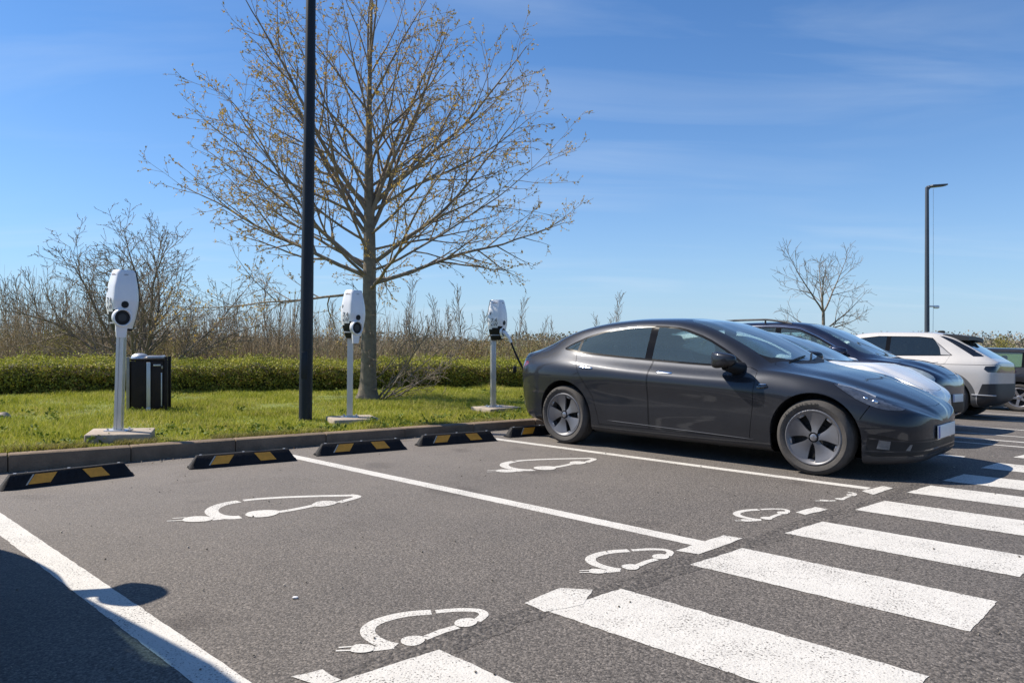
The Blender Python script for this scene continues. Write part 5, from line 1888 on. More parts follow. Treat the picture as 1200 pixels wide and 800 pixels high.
headlight_guts(car2, ((_fx(3.35), .665, .030), (_fx(3.28), .692, .024), [(_fx(a), b_) for a, b_ in ((3.05, .803), (3.14, .778), (3.24, .742), (3.33, .703))]), sh2)

# ---- dark blue estate with roof rails
CROSS = dict(
    tail=-.86, nose=3.50, W=1.81, wb=2.70, wheel_r=.335, arch_r=.372, arch_z=.345, wheel_w=.22, rim_r=.225, track=1.56, nu=90,
    planF=[(0, 0), (.006, .30), (.02, .50), (.05, .68), (.11, .80), (.22, .885), (.40, .945), (.65, .985), (1.0, 1.0), (4.8, 1.0)],
    planR=[(0, 0), (.004, .40), (.015, .62), (.045, .80), (.10, .89), (.22, .95), (.5, .985), (.95, 1.0), (4.8, 1.0)],
    zn_f=.58, zn_r=.72,
    zF=[(0, 0), (.004, .28), (.015, .50), (.04, .70), (.09, .86), (.18, .96), (.32, 1), (4.8, 1)],
    zFb=[(0, 0), (.004, .34), (.012, .60), (.03, .82), (.06, .94), (.12, 1), (4.8, 1)],
    zR=[(0, 0), (.003, .26), (.010, .46), (.03, .68), (.07, .84), (.14, .95), (.25, 1), (4.8, 1)],
    zRb=[(0, 0), (.004, .36), (.015, .62), (.05, .84), (.12, .95), (.3, 1), (4.8, 1)],
    under_z=[(-.9, .30), (-.5, .22), (0, .19), (2.7, .19), (3.5, .22)],
    sill_y=[(-.9, .93), (0, .95), (.6, .93), (2.2, .93), (2.7, .95), (3.5, .95)],
    sill_z=[(-.9, .36), (-.5, .30), (0, .25), (.6, .235), (2.7, .235), (3.5, .25)],
    low_y=[(-.9, .97), (0, .985), (.7, .965), (2.2, .965), (2.7, .985), (3.5, .98)],
    low_z=[(-.9, .48), (0, .42), (.7, .39), (2.7, .39), (3.5, .38)],
    mid_y=[(-.9, 1.0), (0, 1.0), (.7, .975), (2.2, .98), (2.7, 1.0), (3.5, 1.0)],
    mid_z=[(-.9, .70), (0, .68), (.7, .65), (2.7, .62), (3.5, .55)],
    sh_y=[(-.9, .96), (0, .985), (.5, .98), (2.2, .97), (2.7, .965), (3.5, .94)],
    sh_z=[(-.9, .94), (0, .90), (1.5, .87), (2.2, .86), (2.7, .835), (3.2, .77), (3.5, .70)],
    belt_y=[(-.9, .86), (0, .90), (1, .895), (2.1, .88), (2.7, .87), (3.2, .82), (3.5, .72)],
    belt_z=[(-.9, 1.08), (0, 1.03), (1, 1.0), (1.9, .98), (2.3, .97), (2.7, .935), (3.1, .865), (3.5, .76)],
    rail_y=[(-.9, .68), (-.5, .70), (0, .69), (.9, .68), (1.3, .685), (1.6, .715), (1.9, .765), (2.15, .80), (2.4, .77), (2.8, .70), (3.2, .60), (3.5, .45)],
    rail_z=[(-.9, 1.30), (-.7, 1.40), (-.4, 1.455), (.2, 1.495), (.9, 1.50), (1.25, 1.465), (1.55, 1.35), (1.85, 1.19), (2.12, 1.03), (2.4, .975), (2.8, .945), (3.1, .88), (3.5, .775)],
    top_z=[(-.9, 1.35), (-.7, 1.445), (-.4, 1.505), (.2, 1.545), (.8, 1.55), (1.15, 1.53), (1.45, 1.45), (1.75, 1.315), (2.05, 1.16), (2.3, 1.045), (2.42, 1.012), (2.8, .985), (3.1, .925), (3.35, .84), (3.5, .79)],
    crown=.62, bulge=.012,
    dlo=smooth_poly([(-.62, 1.12), (-.60, 1.34), (-.4, 1.405), (.2, 1.445), (.85, 1.45), (1.2, 1.41), (1.5, 1.28), (1.8, 1.12), (1.98, 1.005), (1.9, .99), (1.0, 1.01), (0, 1.05)], 1, .15),
    trim_w=.018,
    panes=[(-.55, -.08, 'quarter_pane'), (-.03, .82, 'window_pane#rear'), (.91, 1.93, 'window_pane#front')],
    mirror=(1.88, .93, 1.07), handles=[(1.12, .93, .19, 'paint_blue'), (.14, .95, .19, 'paint_blue')], door_split=.9,
    seat_x=.85, seat_z=.45, wheel='five', mirror_in=(1.35, 0, 1.36), handle_tilt=.03)
CROSS['regions'] = [
    ('hood', smooth_poly([(2.44, -.2), (2.38, .40), (2.22, .66), (2.6, .66), (3.0, .60), (3.28, .48), (3.40, .25), (3.42, -.2)], 1), 'Z', lambda c, n: n.z > .2 and c.z > .6 and c.x > 2.1, .004, ('body',)),
    ('windscreen', smooth_poly([(2.40, -.3), (2.33, .40), (2.16, .645), (1.80, .62), (1.48, .565), (1.30, .52), (1.26, .2), (1.25, -.3)], 1), 'Z', lambda c, n: n.z > .2 and c.z > .95, 0, ('body', 'hood', 'gap')),
    ('rear_window', [(-.62, -.3), (-.62, .50), (-.84, .52), (-.86, -.3)], 'Z', lambda c, n: c.z > 1.05, 0, ('body',)),
    ('front_door', [(.90, .29), (.895, 1.04), (1.5, 1.02), (2.02, 1.0), (2.16, .96), (2.17, .80), (2.15, .55), (2.10, .29)], 'Y', LOW, .0035, ('body',)),
    ('rear_door', [(.40, .29), (.89, .29), (.885, 1.04), (.1, 1.07), (-.14, 1.08), (-.10, .95), (.10, .80), (.28, .66), (.36, .45)], 'Y', LOW, .0035, ('body',)),
    ('sill_trim', [(.37, .0), (2.33, .0), (2.33, .30), (.37, .30)], 'Y', LOW, 0, ('body',)),
    ('headlight', smooth_poly([(2.62, .900), (2.95, .885), (3.22, .815), (3.36, .74), (3.36, .665), (3.20, .685), (2.95, .77), (2.70, .85)], 1), 'Y', lambda c, n: c.y > .3 and n.y > .1, 0, ('body', 'hood', 'gap')),
    ('grille', [(3.39, .64), (3.6, .64), (3.6, .72), (3.38, .72)], 'Y', lambda c, n: c.x > 3.3, 0, ('body', 'hood', 'gap')),
    ('lower_grille', [(3.28, .24), (3.6, .24), (3.6, .50), (3.36, .47)], 'Y', lambda c, n: c.x > 3.2, 0, ('body',)),
    ('tail_light', smooth_poly([(-.62, 1.02), (-.9, 1.04), (-.9, .80), (-.74, .84)], 1), 'Y', LOW, 0, ('body',)),
]
CROSS['mats'] = dict(body='paint_blue', hood='paint_blue', windscreen='glass_shield', rear_window='glass_dark', front_door='paint_blue', rear_door='paint_blue', sill_trim='clad_dark',
                     headlight='headlight_bright', grille='black_gloss', lower_grille='black_plastic', tail_light='red_lens', window_trim='trim_black', window_pane='glass', quarter_pane='glass_dark')
M['headlight_bright'] = plain('headlight_bright', (0.55, 0.60, 0.56), 0.12, metal=0.6, coat=1.0, var=0.25, scale=14)

def roof_rails(root, sh, x0, x1, y, mat, clear=.065):
    for s_ in (1, -1):
        b = bmesh.new()
        pts = []
        for i in range(17):
            x = x0 + (x1 - x0) * i / 16
            z = sh.zsurf(x, y) or 1.5
            up = clear * min(1, 4.5 * min(i, 16 - i) / 16)
            pts.append((x, y * s_, z + up - .004))
        add_tube(b, pts, .016, 8)
        for i in (4, 12):
            add_cyl(b, (pts[i][0], pts[i][1], pts[i][2] - clear), pts[i], .016, .014, 8)
        bm_obj('roof_rail', b, mat, root)

def _gx(x): return x if x < 2.2 else 2.2 + (x - 2.2) * .78
for k_ in list(CROSS):
    if k_.endswith(('_y', '_z')) and isinstance(CROSS[k_], list): CROSS[k_] = [(_gx(a), b_) for a, b_ in CROSS[k_]]
CROSS['regions'] = [(nm_, [(_gx(a), b_) for a, b_ in po_], ax_, (co_ if nm_ not in ('grille', 'lower_grille') else (lambda c, n: c.x > 2.95)), ga_, on_) for nm_, po_, ax_, co_, ga_, on_ in CROSS['regions']]
CROSS['nose'] = _gx(3.50); CROSS['wb'] = 2.58
car3, sh3 = make_car('parked_car', CROSS)
roof_rails(car3, sh3, -.72, 1.05, .60, M['clad_dark'])
place(car3, -6.08, 12.05, True, 0, (1, 1, 1.02))
tag(car3, 'dark blue estate car with roof rails behind the low white car', 'car', 'cars parked in the bays')
add_plate(car3, _gx(3.50) + .008, .46, 1)
for s_ in (1, -1):
    b = bmesh.new()
    yy = lambda x, z: ((sh3.ysurf(x, z) or .7) + .002) * s_
    pts = [(x, yy(x, z), z) for x, z in [(1.98, 1.02), (1.8, 1.135), (1.5, 1.297), (1.2, 1.425), (.85, 1.466), (.2, 1.460), (-.4, 1.418)]]
    add_tube(b, pts, .008, 6)
    bm_obj('bright_window_line', b, M['chrome'], car3)

# ---- pale grey crossover seen from behind
HATCH = dict(
    tail=-.80, nose=3.83, W=1.89, wb=3.0, wheel_r=.365, arch_r=.405, arch_z=.372, wheel_w=.25, rim_r=.262, track=1.63, nu=100,
    planF=[(0, 0), (.006, .35), (.02, .56), (.05, .73), (.11, .84), (.22, .92), (.40, .965), (.65, .99), (1.0, 1.0), (4.8, 1.0)],
    planR=[(0, 0), (.003, .50), (.010, .70), (.03, .835), (.07, .90), (.15, .945), (.35, .98), (.7, 1.0), (4.8, 1.0)],
    zn_f=.60, zn_r=.80,
    zF=[(0, 0), (.004, .30), (.015, .52), (.04, .72), (.09, .88), (.18, .97), (.32, 1), (4.8, 1)],
    zFb=[(0, 0), (.004, .34), (.012, .60), (.03, .82), (.06, .94), (.12, 1), (4.8, 1)],
    zR=[(0, 0), (.003, .55), (.008, .85), (.018, .97), (.04, 1), (4.8, 1)],
    zRb=[(0, 0), (.003, .45), (.010, .70), (.03, .88), (.08, .97), (.2, 1), (4.8, 1)],
    under_z=[(-.8, .34), (-.5, .24), (0, .19), (3.0, .19), (3.83, .22)],
    sill_y=[(-.8, .93), (0, .95), (.6, .94), (2.4, .94), (3.0, .95), (3.83, .95)],
    sill_z=[(-.8, .42), (-.5, .30), (0, .25), (.6, .235), (3.0, .235), (3.83, .25)],
    low_y=[(-.8, .97), (0, .985), (.7, .965), (2.4, .965), (3.0, .985), (3.83, .98)],
    low_z=[(-.8, .56), (0, .44), (.7, .40), (3.0, .40), (3.83, .40)],
    mid_y=[(-.8, .985), (0, 1.0), (.7, .985), (2.4, .985), (3.0, 1.0), (3.83, 1.0)],
    mid_z=[(-.8, .74), (0, .70), (.7, .66), (3.0, .64), (3.83, .58)],
    sh_y=[(-.8, .96), (0, .985), (.5, .98), (2.4, .97), (3.0, .965), (3.83, .94)],
    sh_z=[(-.8, .94), (0, .95), (1.5, .93), (2.4, .91), (3.0, .88), (3.5, .82), (3.83, .74)],
    belt_y=[(-.8, .88), (-.5, .905), (0, .915), (1, .905), (2.4, .88), (3.0, .87), (3.5, .82), (3.83, .72)],
    belt_z=[(-.8, 1.0), (-.5, 1.075), (0, 1.10), (1, 1.09), (2.2, 1.05), (2.6, 1.03), (3.0, .98), (3.5, .91), (3.83, .80)],
    rail_y=[(-.8, .80), (-.65, .76), (-.45, .72), (-.2, .695), (.2, .69), (1.2, .69), (1.7, .70), (2.1, .745), (2.4, .80), (2.7, .78), (3.2, .70), (3.83, .5)],
    rail_z=[(-.8, 1.01), (-.72, 1.055), (-.5, 1.185), (-.25, 1.335), (-.02, 1.455), (.3, 1.535), (1.2, 1.555), (1.6, 1.52), (1.95, 1.35), (2.25, 1.17), (2.5, 1.04), (3.0, 1.0), (3.5, .92), (3.83, .815)],
    top_z=[(-.8, 1.03), (-.72, 1.075), (-.5, 1.215), (-.25, 1.375), (-.02, 1.510), (.3, 1.588), (1.1, 1.605), (1.5, 1.585), (1.9, 1.44), (2.25, 1.24), (2.55, 1.085), (3.0, 1.03), (3.5, .95), (3.83, .84)],
    crown=.6, bulge=.010,
    dlo=[(-.10, 1.135), (.20, 1.40), (.26, 1.462), (.5, 1.49), (1.2, 1.50), (1.55, 1.46), (1.9, 1.30), (2.25, 1.09), (2.1, 1.08), (1.0, 1.115), (0, 1.13)],
    trim_w=.012,
    panes=[(.0, .98, 'window_pane#rear'), (1.06, 2.2, 'window_pane#front')],
    mirror=(2.05, 1.03, 1.17), handles=[(1.25, 1.0, .2, 'paint_pale'), (.22, 1.01, .2, 'paint_pale')], door_split=1.0,
    seat_x=1.05, seat_z=.45, wheel='five', mirror_in=(1.7, 0, 1.40), handle_tilt=0)
HATCH['regions'] = [
    ('arch_cladding', arch_poly(0, .372, .485), 'Y', LOW, 0, ('body',)),
    ('arch_cladding', arch_poly(3.0, .372, .485), 'Y', LOW, 0, ('body',)),
    ('hood', smooth_poly([(2.6, -.2), (2.5, .45), (2.45, .68), (3.0, .68), (3.5, .60), (3.72, .45), (3.76, -.2)], 1), 'Z', lambda c, n: n.z > .2 and c.z > .6 and c.x > 2.3, .004, ('body',)),
    ('windscreen', smooth_poly([(2.54, -.3), (2.46, .45), (2.36, .68), (2.0, .655), (1.7, .60), (1.60, .2), (1.60, -.3)], 1), 'Z', lambda c, n: n.z > .2 and c.z > .95, 0, ('body', 'hood', 'gap')),
    ('rear_window', [(-.10, -.3), (-.10, .58), (-.66, .64), (-.69, -.3)], 'Z', lambda c, n: n.z > .1 and c.z > 1.0, 0, ('body',)),
    ('front_door', [(1.03, .29), (1.025, 1.16), (1.7, 1.15), (2.3, 1.12), (2.42, 1.04), (2.42, .8), (2.38, .55), (2.32, .29)], 'Y', LOW, .0035, ('body',)),
    ('rear_door', [(.50, .29), (1.02, .29), (1.015, 1.16), (.1, 1.17), (-.08, 1.17), (.0, 1.0), (.2, .88), (.4, .72), (.48, .5)], 'Y', LOW, .0035, ('body',)),
    ('gap', [(-.9, .972), (2.4, .972), (2.4, .980), (-.9, .980)], 'Y', lambda c, n: c.y > .5, 0, ('body', 'rear_door', 'front_door')),
    ('sill_trim', [(.40, .0), (2.60, .0), (2.60, .31), (.40, .31)], 'Y', LOW, 0, ('body',)),
    ('spoiler_black', [(.16, 1.50), (-.05, 1.47), (-.30, 1.33), (-.55, 1.17), (-.60, 1.125), (-.42, 1.125), (-.25, 1.24), (-.05, 1.375)], 'Y', lambda c, n: c.y > .45 and n.y > .45, 0, ('body',)),
    ('lamp_band', [(-.62, .955), (-.9, .965), (-.9, .845), (-.66, .85), (-.60, .90)], 'Y', lambda c, n: c.x < -.5, 0, ('body',)),
    ('bumper', [(-.475, .0), (-.9, .0), (-.9, .66), (-.58, .64), (-.50, .42)], 'Y', lambda c, n: c.x < -.3, 0, ('body', 'arch_cladding')),
    ('rear_panel', [(-.62, .85), (-.58, .642), (-.9, .662), (-.9, .845)], 'Y', lambda c, n: c.x < -.5 and n.x < -.55, 0, ('body',)),
]
HATCH['mats'] = dict(body='paint_pale', hood='paint_pale', windscreen='glass_shield', rear_window='glass_dark', front_door='paint_pale', rear_door='paint_pale', sill_trim='cladding', arch_cladding='cladding',
                     spoiler_black='black_gloss', lamp_band='black_gloss', bumper='clad_dark', rear_panel='paint_pale', window_trim='trim_black', window_pane='glass_dark')
car4, sh4 = make_car('parked_car', HATCH)
b = bmesh.new()                                                  # overhanging roof spoiler
for s_ in (1,):
    secs = [(.12, 1.560, .60), (0, 1.552, .585), (-.20, 1.526, .57), (-.29, 1.512, .55)]
    top = [[b.verts.new((x, y, z - .022 * (abs(y) / w) ** 2)) for y in np.linspace(-w, w, 9)] for x, z, w in secs]
    bot = [[b.verts.new((x, y, z - .070 - .05 * (x + .29) / .40 - .022 * (abs(y) / w) ** 2)) for y in np.linspace(-w, w, 9)] for x, z, w in secs]
    for i in range(3):
        for j in range(8):
            b.faces.new((top[i][j], top[i][j + 1], top[i + 1][j + 1], top[i + 1][j])); b.faces.new((bot[i][j], bot[i + 1][j], bot[i + 1][j + 1], bot[i][j + 1]))
        b.faces.new((top[i][0], top[i + 1][0], bot[i + 1][0], bot[i][0])); b.faces.new((top[i][-1], bot[i][-1], bot[i + 1][-1], top[i + 1][-1]))
    for j in range(8):
        b.faces.new((top[-1][j], top[-1][j + 1], bot[-1][j + 1], bot[-1][j])); b.faces.new((top[0][j], bot[0][j], bot[0][j + 1], top[0][j + 1]))
bm_obj('roof_spoiler', b, M['clad_dark'], car4)
for s_ in (1, -1):                                               # grey pillar cover behind the rear side window
    b = bmesh.new()
    base = [(.225, 1.43), (.125, 1.28), (.09, 1.15), (-.075, 1.145), (.15, 1.345)]
    vs = [b.verts.new((x, ((sh4.ysurf(x, z) or .75) + .004) * s_, z)) for x, z in base]
    b.faces.new(vs)
    bmesh.ops.triangulate(b, faces=b.faces[:])
    bm_obj('pillar_cover', b, M['pillar_grey'], car4)
    b = bmesh.new()
    pts = [(x, ((sh4.ysurf(x, .44) or .85) + .003) * s_, .44 + .02 * (x + .79)) for x in (-.42, -.5, -.58, -.66, -.72, -.76)]
    add_tube(b, pts, .012, 6)
    bm_obj('bumper_strip', b, M['alu'], car4)
b = bmesh.new(); superbox(b, (.30, 0, 1.605), (.07, .022, .028), .8)
bm_obj('roof_aerial', b, M['black_plastic'], car4)
place(car4, -3.80, 16.05, False)
tag(car4, 'pale grey crossover with its black roof spoiler towards the aisle', 'car', 'cars parked in the bays')

# ---- dark car cut off by the edge of the photograph
FAR = dict(CROSS)
FAR['mats'] = dict(CROSS['mats'], body='paint_black', hood='paint_black', front_door='paint_black', rear_door='paint_black')
FAR['rim_mat'] = 'rim_edge'; FAR['nu'] = 70
car5, sh5 = make_car('parked_car', FAR)
place(car5, -3.50, 20.7, False, 0, (1, 1, .93))
tag(car5, 'dark grey car with bright alloy wheels cut off by the edge of the photo', 'car', 'cars parked in the bays')

# ---- tall van whose shadow falls over the nearest bay line
van = copy_tree(car3)
tag(van, 'tall dark van outside the photo whose shadow falls over the nearest bay line', 'van', None)
if 'group' in van: del van['group']
van.name = 'parked_van'
place(van, -3.42, -.51, False, 0, (.92, 1.0, 1.55))
van.rotation_euler.z -= R(4.5)

# ---- charging cable from the third charger to the far flank of the dark grey car
def bez(p0, p1, p2, p3, n=28):
    P = [np.array(p, float) for p in (p0, p1, p2, p3)]
    return [tuple((1 - t) ** 3 * P[0] + 3 * (1 - t) ** 2 * t * P[1] + 3 * (1 - t) * t * t * P[2] + t ** 3 * P[3]) for t in np.linspace(0, 1, n)]
pe = PLUG_END
ca = car1.matrix_basis
port = Matrix.Translation((1.216, 9.245, 0)) @ Matrix.Rotation(-TH, 4, 'Z') @ Vector((-.62, .86, .86))
low = Vector((pe.x + .42, pe.y - .25, .16))
b = bmesh.new()
add_tube(b, bez(pe, (pe.x + .10, pe.y - .05, pe.z - .30), (low.x - .10, low.y + .05, .55), low) + bez(low, (low.x + .15, low.y - .1, -.02), (port.x + .5, port.y + .6, .15), port)[1:], .016, 10)
cable = bm_obj('charging_cable', b, M['black_plastic'], None)
tag(cable, 'black charging cable hanging from the third charger to the dark grey car', 'cable')
b = bmesh.new()
add_tube(b, [port, port + Vector((.10, .12, -.02)), port + Vector((.16, .18, -.08))], [.03, .028, .02], 10)
bm_obj('plug', b, M['black_plastic'], cable)
b = bmesh.new(); superbox(b, (pe.x + .055, pe.y - .05, pe.z - .42), (.030, .030, .060), .7)
bm_obj('cable_clip', b, M['black_plastic'], cable)

# ------------------------------------------------------------------ vegetation
class Tubes:
    def __init__(self):
        self.V, self.F, self.n = [], [], 0
    def add(self, P, r, k=3):
        P = np.asarray(P, float); r = np.asarray(r, float)
        T = np.gradient(P, axis=0); T /= np.linalg.norm(T, axis=1)[:, None] + 1e-9
        ref = np.array([0, 0, 1.0]) if abs(T[0, 2]) < .9 else np.array([1.0, 0, 0])
        U = np.cross(T, ref); U /= np.linalg.norm(U, axis=1)[:, None] + 1e-9
        W = np.cross(T, U)
        a = np.arange(k) * 2 * np.pi / k
        ring = P[:, None, :] + r[:, None, None] * (np.cos(a)[None, :, None] * U[:, None, :] + np.sin(a)[None, :, None] * W[:, None, :])
        m = len(P)
        self.V.append(ring.reshape(-1, 3))
        i = np.arange(m - 1)[:, None] * k; j = np.arange(k)[None, :]; jn = (np.arange(k) + 1) % k
        self.F.append(np.stack([i + j, i + jn[None, :], i + k + jn[None, :], i + k + j], -1).reshape(-1, 4) + self.n)
        self.n += m * k
    def mesh(self, name, mat, smooth=True):
        return np_mesh(name, np.concatenate(self.V), np.concatenate(self.F), mat, smooth)

def path(p0, d, L, n, wob, lift, droop=0.0):
    """a wandering shoot: start, direction, length"""
    P = [np.array(p0, float)]; d = np.array(d, float); d /= np.linalg.norm(d)
    st = L / n
    for i in range(n):
        d = d + rng.normal(0, wob, 3) + np.array([0, 0, lift - droop * (1 - i / n)])
        d /= np.linalg.norm(d)
        P.append(P[-1] + d * st)
    return np.array(P)

def side_dir(d, ang, roll):
    d = d / np.linalg.norm(d)
    ref = np.array([0, 0, 1.0]) if abs(d[2]) < .95 else np.array([1.0, 0, 0])
    u = np.cross(d, ref); u /= np.linalg.norm(u); w = np.cross(u, d)
    return math.cos(ang) * d + math.sin(ang) * (math.cos(roll) * u + math.sin(roll) * w)

def shoot(T, p0, d, L, r, lev, maxlev, buds, spec):
    n = max(3, int(L / spec['seg']))
    n = min(n, 14)
    P = path(p0, d, L, n, spec['wob'] * (1.0 + .3 * lev), spec['lift'][min(lev, len(spec['lift']) - 1)], spec.get('droop', 0) if lev == 0 else 0)
    rr = r * (1 - np.linspace(0, 1, n + 1) * .86)
    T.add(P, np.maximum(rr, spec['rmin']), 6 if lev == 0 else (4 if lev == 1 else 3))
    if lev >= maxlev - 1:
        for q in range(spec['buds']):
            t = rng.uniform(.25, 1.0); i = min(int(t * n), n - 1); f = t * n - i
            buds.append(P[i] * (1 - f) + P[i + 1] * f + rng.normal(0, .012, 3))
    if lev >= maxlev: return
    k = max(2, int(L / spec['gap'][lev]))
    roll = rng.uniform(0, 6.28)
    for q in range(k):
        t = spec['first'] + (1 - spec['first']) * (q + rng.uniform(.1, .9)) / k
        i = min(int(t * n), n - 1); f = t * n - i
        p = P[i] * (1 - f) + P[i + 1] * f
        dd = P[i + 1] - P[i]
        roll += math.pi * (1 if rng.random() < .6 else .5) + rng.normal(0, .5)
        ang = R(rng.uniform(*spec['ang']))
        LL = L * spec['ratio'] * (1.12 - .72 * t) * rng.uniform(.6, 1.25)
        if LL < spec['lmin']: LL = spec['lmin'] * rng.uniform(.7, 1.2)
        shoot(T, p, side_dir(dd, ang, roll), LL, max(spec['rmin'], r * (1 - .86 * t) * .62), lev + 1, maxlev, buds, spec)

def bud_mesh(name, buds, size, mat):
    V, F = leaf_quads(np.array(buds), size, 1.0, .6)
    return np_mesh(name, V, F, mat)

# the big tree by the second charger
tree = empty('tree', (-2.72, 14.0, .08))
tag(tree, 'big spreading tree with bare branches and orange buds behind the second charger', 'tree')
T = Tubes()
zz = np.array([-.15, 0, .12, .3, .7, 1.3, 2.0, 2.7, 3.4, 4.0, 5.0, 5.9, 6.8, 7.6])
rad = np.array([.27, .21, .175, .155, .142, .133, .126, .116, .100, .085, .06, .042, .026, .012])
ax = np.stack([.03 * np.sin(zz * .9) + .012 * zz, .02 * np.cos(zz * 1.3), zz], 1)
T.add(ax, rad, 20)
me_t = T.mesh('trunk', M['bark'])
co = np.zeros(len(me_t.vertices) * 3, np.float32); me_t.vertices.foreach_get('co', co); co = co.reshape(-1, 3)
ang_ = np.arctan2(co[:, 1], co[:, 0]); dist = np.hypot(co[:, 0], co[:, 1])
bmp = 1 + .035 * np.sin(ang_ * 3 + co[:, 2] * 2.2) + .02 * np.sin(ang_ * 7 + co[:, 2] * 5) + np.where(co[:, 2] < .25, .18 * np.maximum(0, np.sin(ang_ * 5 + .6)) * (0.25 - np.maximum(co[:, 2], 0)) / .25, 0)
co[:, 0] *= bmp; co[:, 1] *= bmp
me_t.vertices.foreach_set('co', co.ravel()); me_t.update()
me_obj('trunk', me_t, tree)
SPEC = dict(seg=.26, wob=.055, lift=[.028, .02, .035, .04], buds=3, rmin=.0030, gap=[.29, .21, .18], first=.18, ang=(24, 50), ratio=.42, lmin=.16, droop=.02)
buds = []
az = 0.4
NL = 32
for k in range(NL):
    t = k / (NL - 1)
    z = 1.95 + 4.6 * t ** 1.15
    az += 2.39996 + rng.normal(0, .25)
    el = R(8 + 58 * t ** .9 + rng.normal(0, 6))
    L = (4.15 - 2.0 * t) * rng.uniform(.85, 1.12)
    if t < .45: L *= 1.05
    r = (.036 - .015 * t) * rng.uniform(.8, 1.15)
    p = np.array([np.interp(z, zz, ax[:, 0]), np.interp(z, zz, ax[:, 1]), z])
    T = Tubes()
    d = np.array([math.cos(az) * math.cos(el), math.sin(az) * math.cos(el) * .85, math.sin(el)])
    shoot(T, p, d, L, r, 0, 2 if t > .9 else 3, buds, SPEC)
    me_obj('branch', T.mesh('branch', M['bark_dark']), tree)
# strong upright limbs out of the fork
for k, (a, e, L) in enumerate([(3.3, 62, 3.9), (0.3, 60, 4.0), (2.6, 52, 4.0), (5.4, 64, 3.8), (1.2, 66, 3.8), (3.9, 46, 4.2), (6.0, 45, 4.3), (0.1, 32, 4.2), (3.0, 34, 4.5), (2.9, 22, 4.5), (0.35, 18, 4.2)]):
    T = Tubes()
    z = 3.0 + .09 * k if k < 7 else 2.5 - .12 * (k - 7)
    shoot(T, np.array([np.interp(z, zz, ax[:, 0]), 0, z]), np.array([math.cos(a) * math.cos(R(e)), math.sin(a) * math.cos(R(e)) * .6, math.sin(R(e))]), L, .046, 0, 3, buds, SPEC)
    me_obj('branch', T.mesh('branch', M['bark_dark']), tree)
buds = [b_ for b_ in buds]
bo = me_obj('buds', bud_mesh('buds', buds, .048, M['bud']), tree)
bo['kind'] = 'stuff'
print('tree buds', len(buds))

def bush(name, loc, stems, L, spread, spec, maxlev, mat, budmat, bsize, label, cat, group=None, lean=(0, 0), r=.04, dirs=None):
    root = empty(name, loc)
    buds = []
    for k in range(stems):
        a = 2 * math.pi * k / stems + rng.normal(0, .3)
        e = R(rng.uniform(*spread))
        T = Tubes()
        d = np.array([math.cos(a) * math.cos(e) + lean[0], math.sin(a) * math.cos(e) + lean[1], math.sin(e)])
        if dirs: d = np.array(dirs[k % len(dirs)]) + rng.normal(0, .08, 3)
        shoot(T, np.array([math.cos(a) * .06, math.sin(a) * .06, -.05]), d, L * rng.uniform(.75, 1.1), r * rng.uniform(.7, 1.1), 0, maxlev, buds, spec)
        me_obj('stem', T.mesh('stem', mat), root)
    if buds and bsize:
        o = me_obj('buds', bud_mesh('buds', buds, bsize, budmat), root); o['kind'] = 'stuff'
    return tag(root, label, cat, group)

SB = dict(seg=.28, wob=.075, lift=[.015, .02, .04, .05], buds=1, rmin=.0050, gap=[.22, .16, .16], first=.14, ang=(24, 55), ratio=.46, lmin=.18)
bush('tree', (-9.35, 18.9, .05), 10, 4.5, (26, 80), SB, 3, M['bark_grey'], M['bud_dull'], .045, 'wide bare tree with many stems behind the hedge and the leftmost charger', 'tree', None, (0.05, 0), .055)
SS = dict(seg=.2, wob=.07, lift=[.02, .03, .05, .05], buds=1, rmin=.0042, gap=[.20, .16, .15], first=.15, ang=(22, 55), ratio=.42, lmin=.16)
bush('shrub', (-2.55, 14.15, .05), 7, 2.2, (20, 70), SS, 3, M['bark_grey'], M['bud_dull'], .03, 'bare straggly shrub leaning right from the foot of the big tree', 'shrub', None, (.55, 0), .022)
SPT = dict(seg=.3, wob=.06, lift=[.03, .04, .05], buds=1, rmin=.006, gap=[.24, .22, .2], first=.15, ang=(25, 50), ratio=.5, lmin=.25)
root = empty('tree', (10.9, 26.0, -.25))
T = Tubes(); P = path((0, 0, -.1), (0, 0, 1), 2.6, 8, .03, .02); T.add(P, np.linspace(.085, .055, 9), 10)
me_obj('trunk', T.mesh('trunk', M['bark_grey']), root)
for k, (a, e, L) in enumerate([(3.3, 58, 2.7), (.3, 55, 2.7), (2.9, 35, 1.8), (0.1, 30, 2.0), (4.4, 62, 2.0), (1.4, 60, 2.2), (3.0, 10, 1.6), (.2, 8, 1.7)]):
    T = Tubes(); bb = []
    z = P[-1] if k in (0, 1, 4, 5) else P[5 + (k % 2)]
    shoot(T, z, np.array([math.cos(a) * math.cos(R(e)), math.sin(a) * math.cos(R(e)), math.sin(R(e))]), L, .036, 0, 3, bb, SPT)
    me_obj('branch', T.mesh('branch', M['bark_grey']), root)
root.scale = (.9, .9, .95)
tag(root, 'small bare tree standing beyond the roof of the dark blue estate', 'tree')

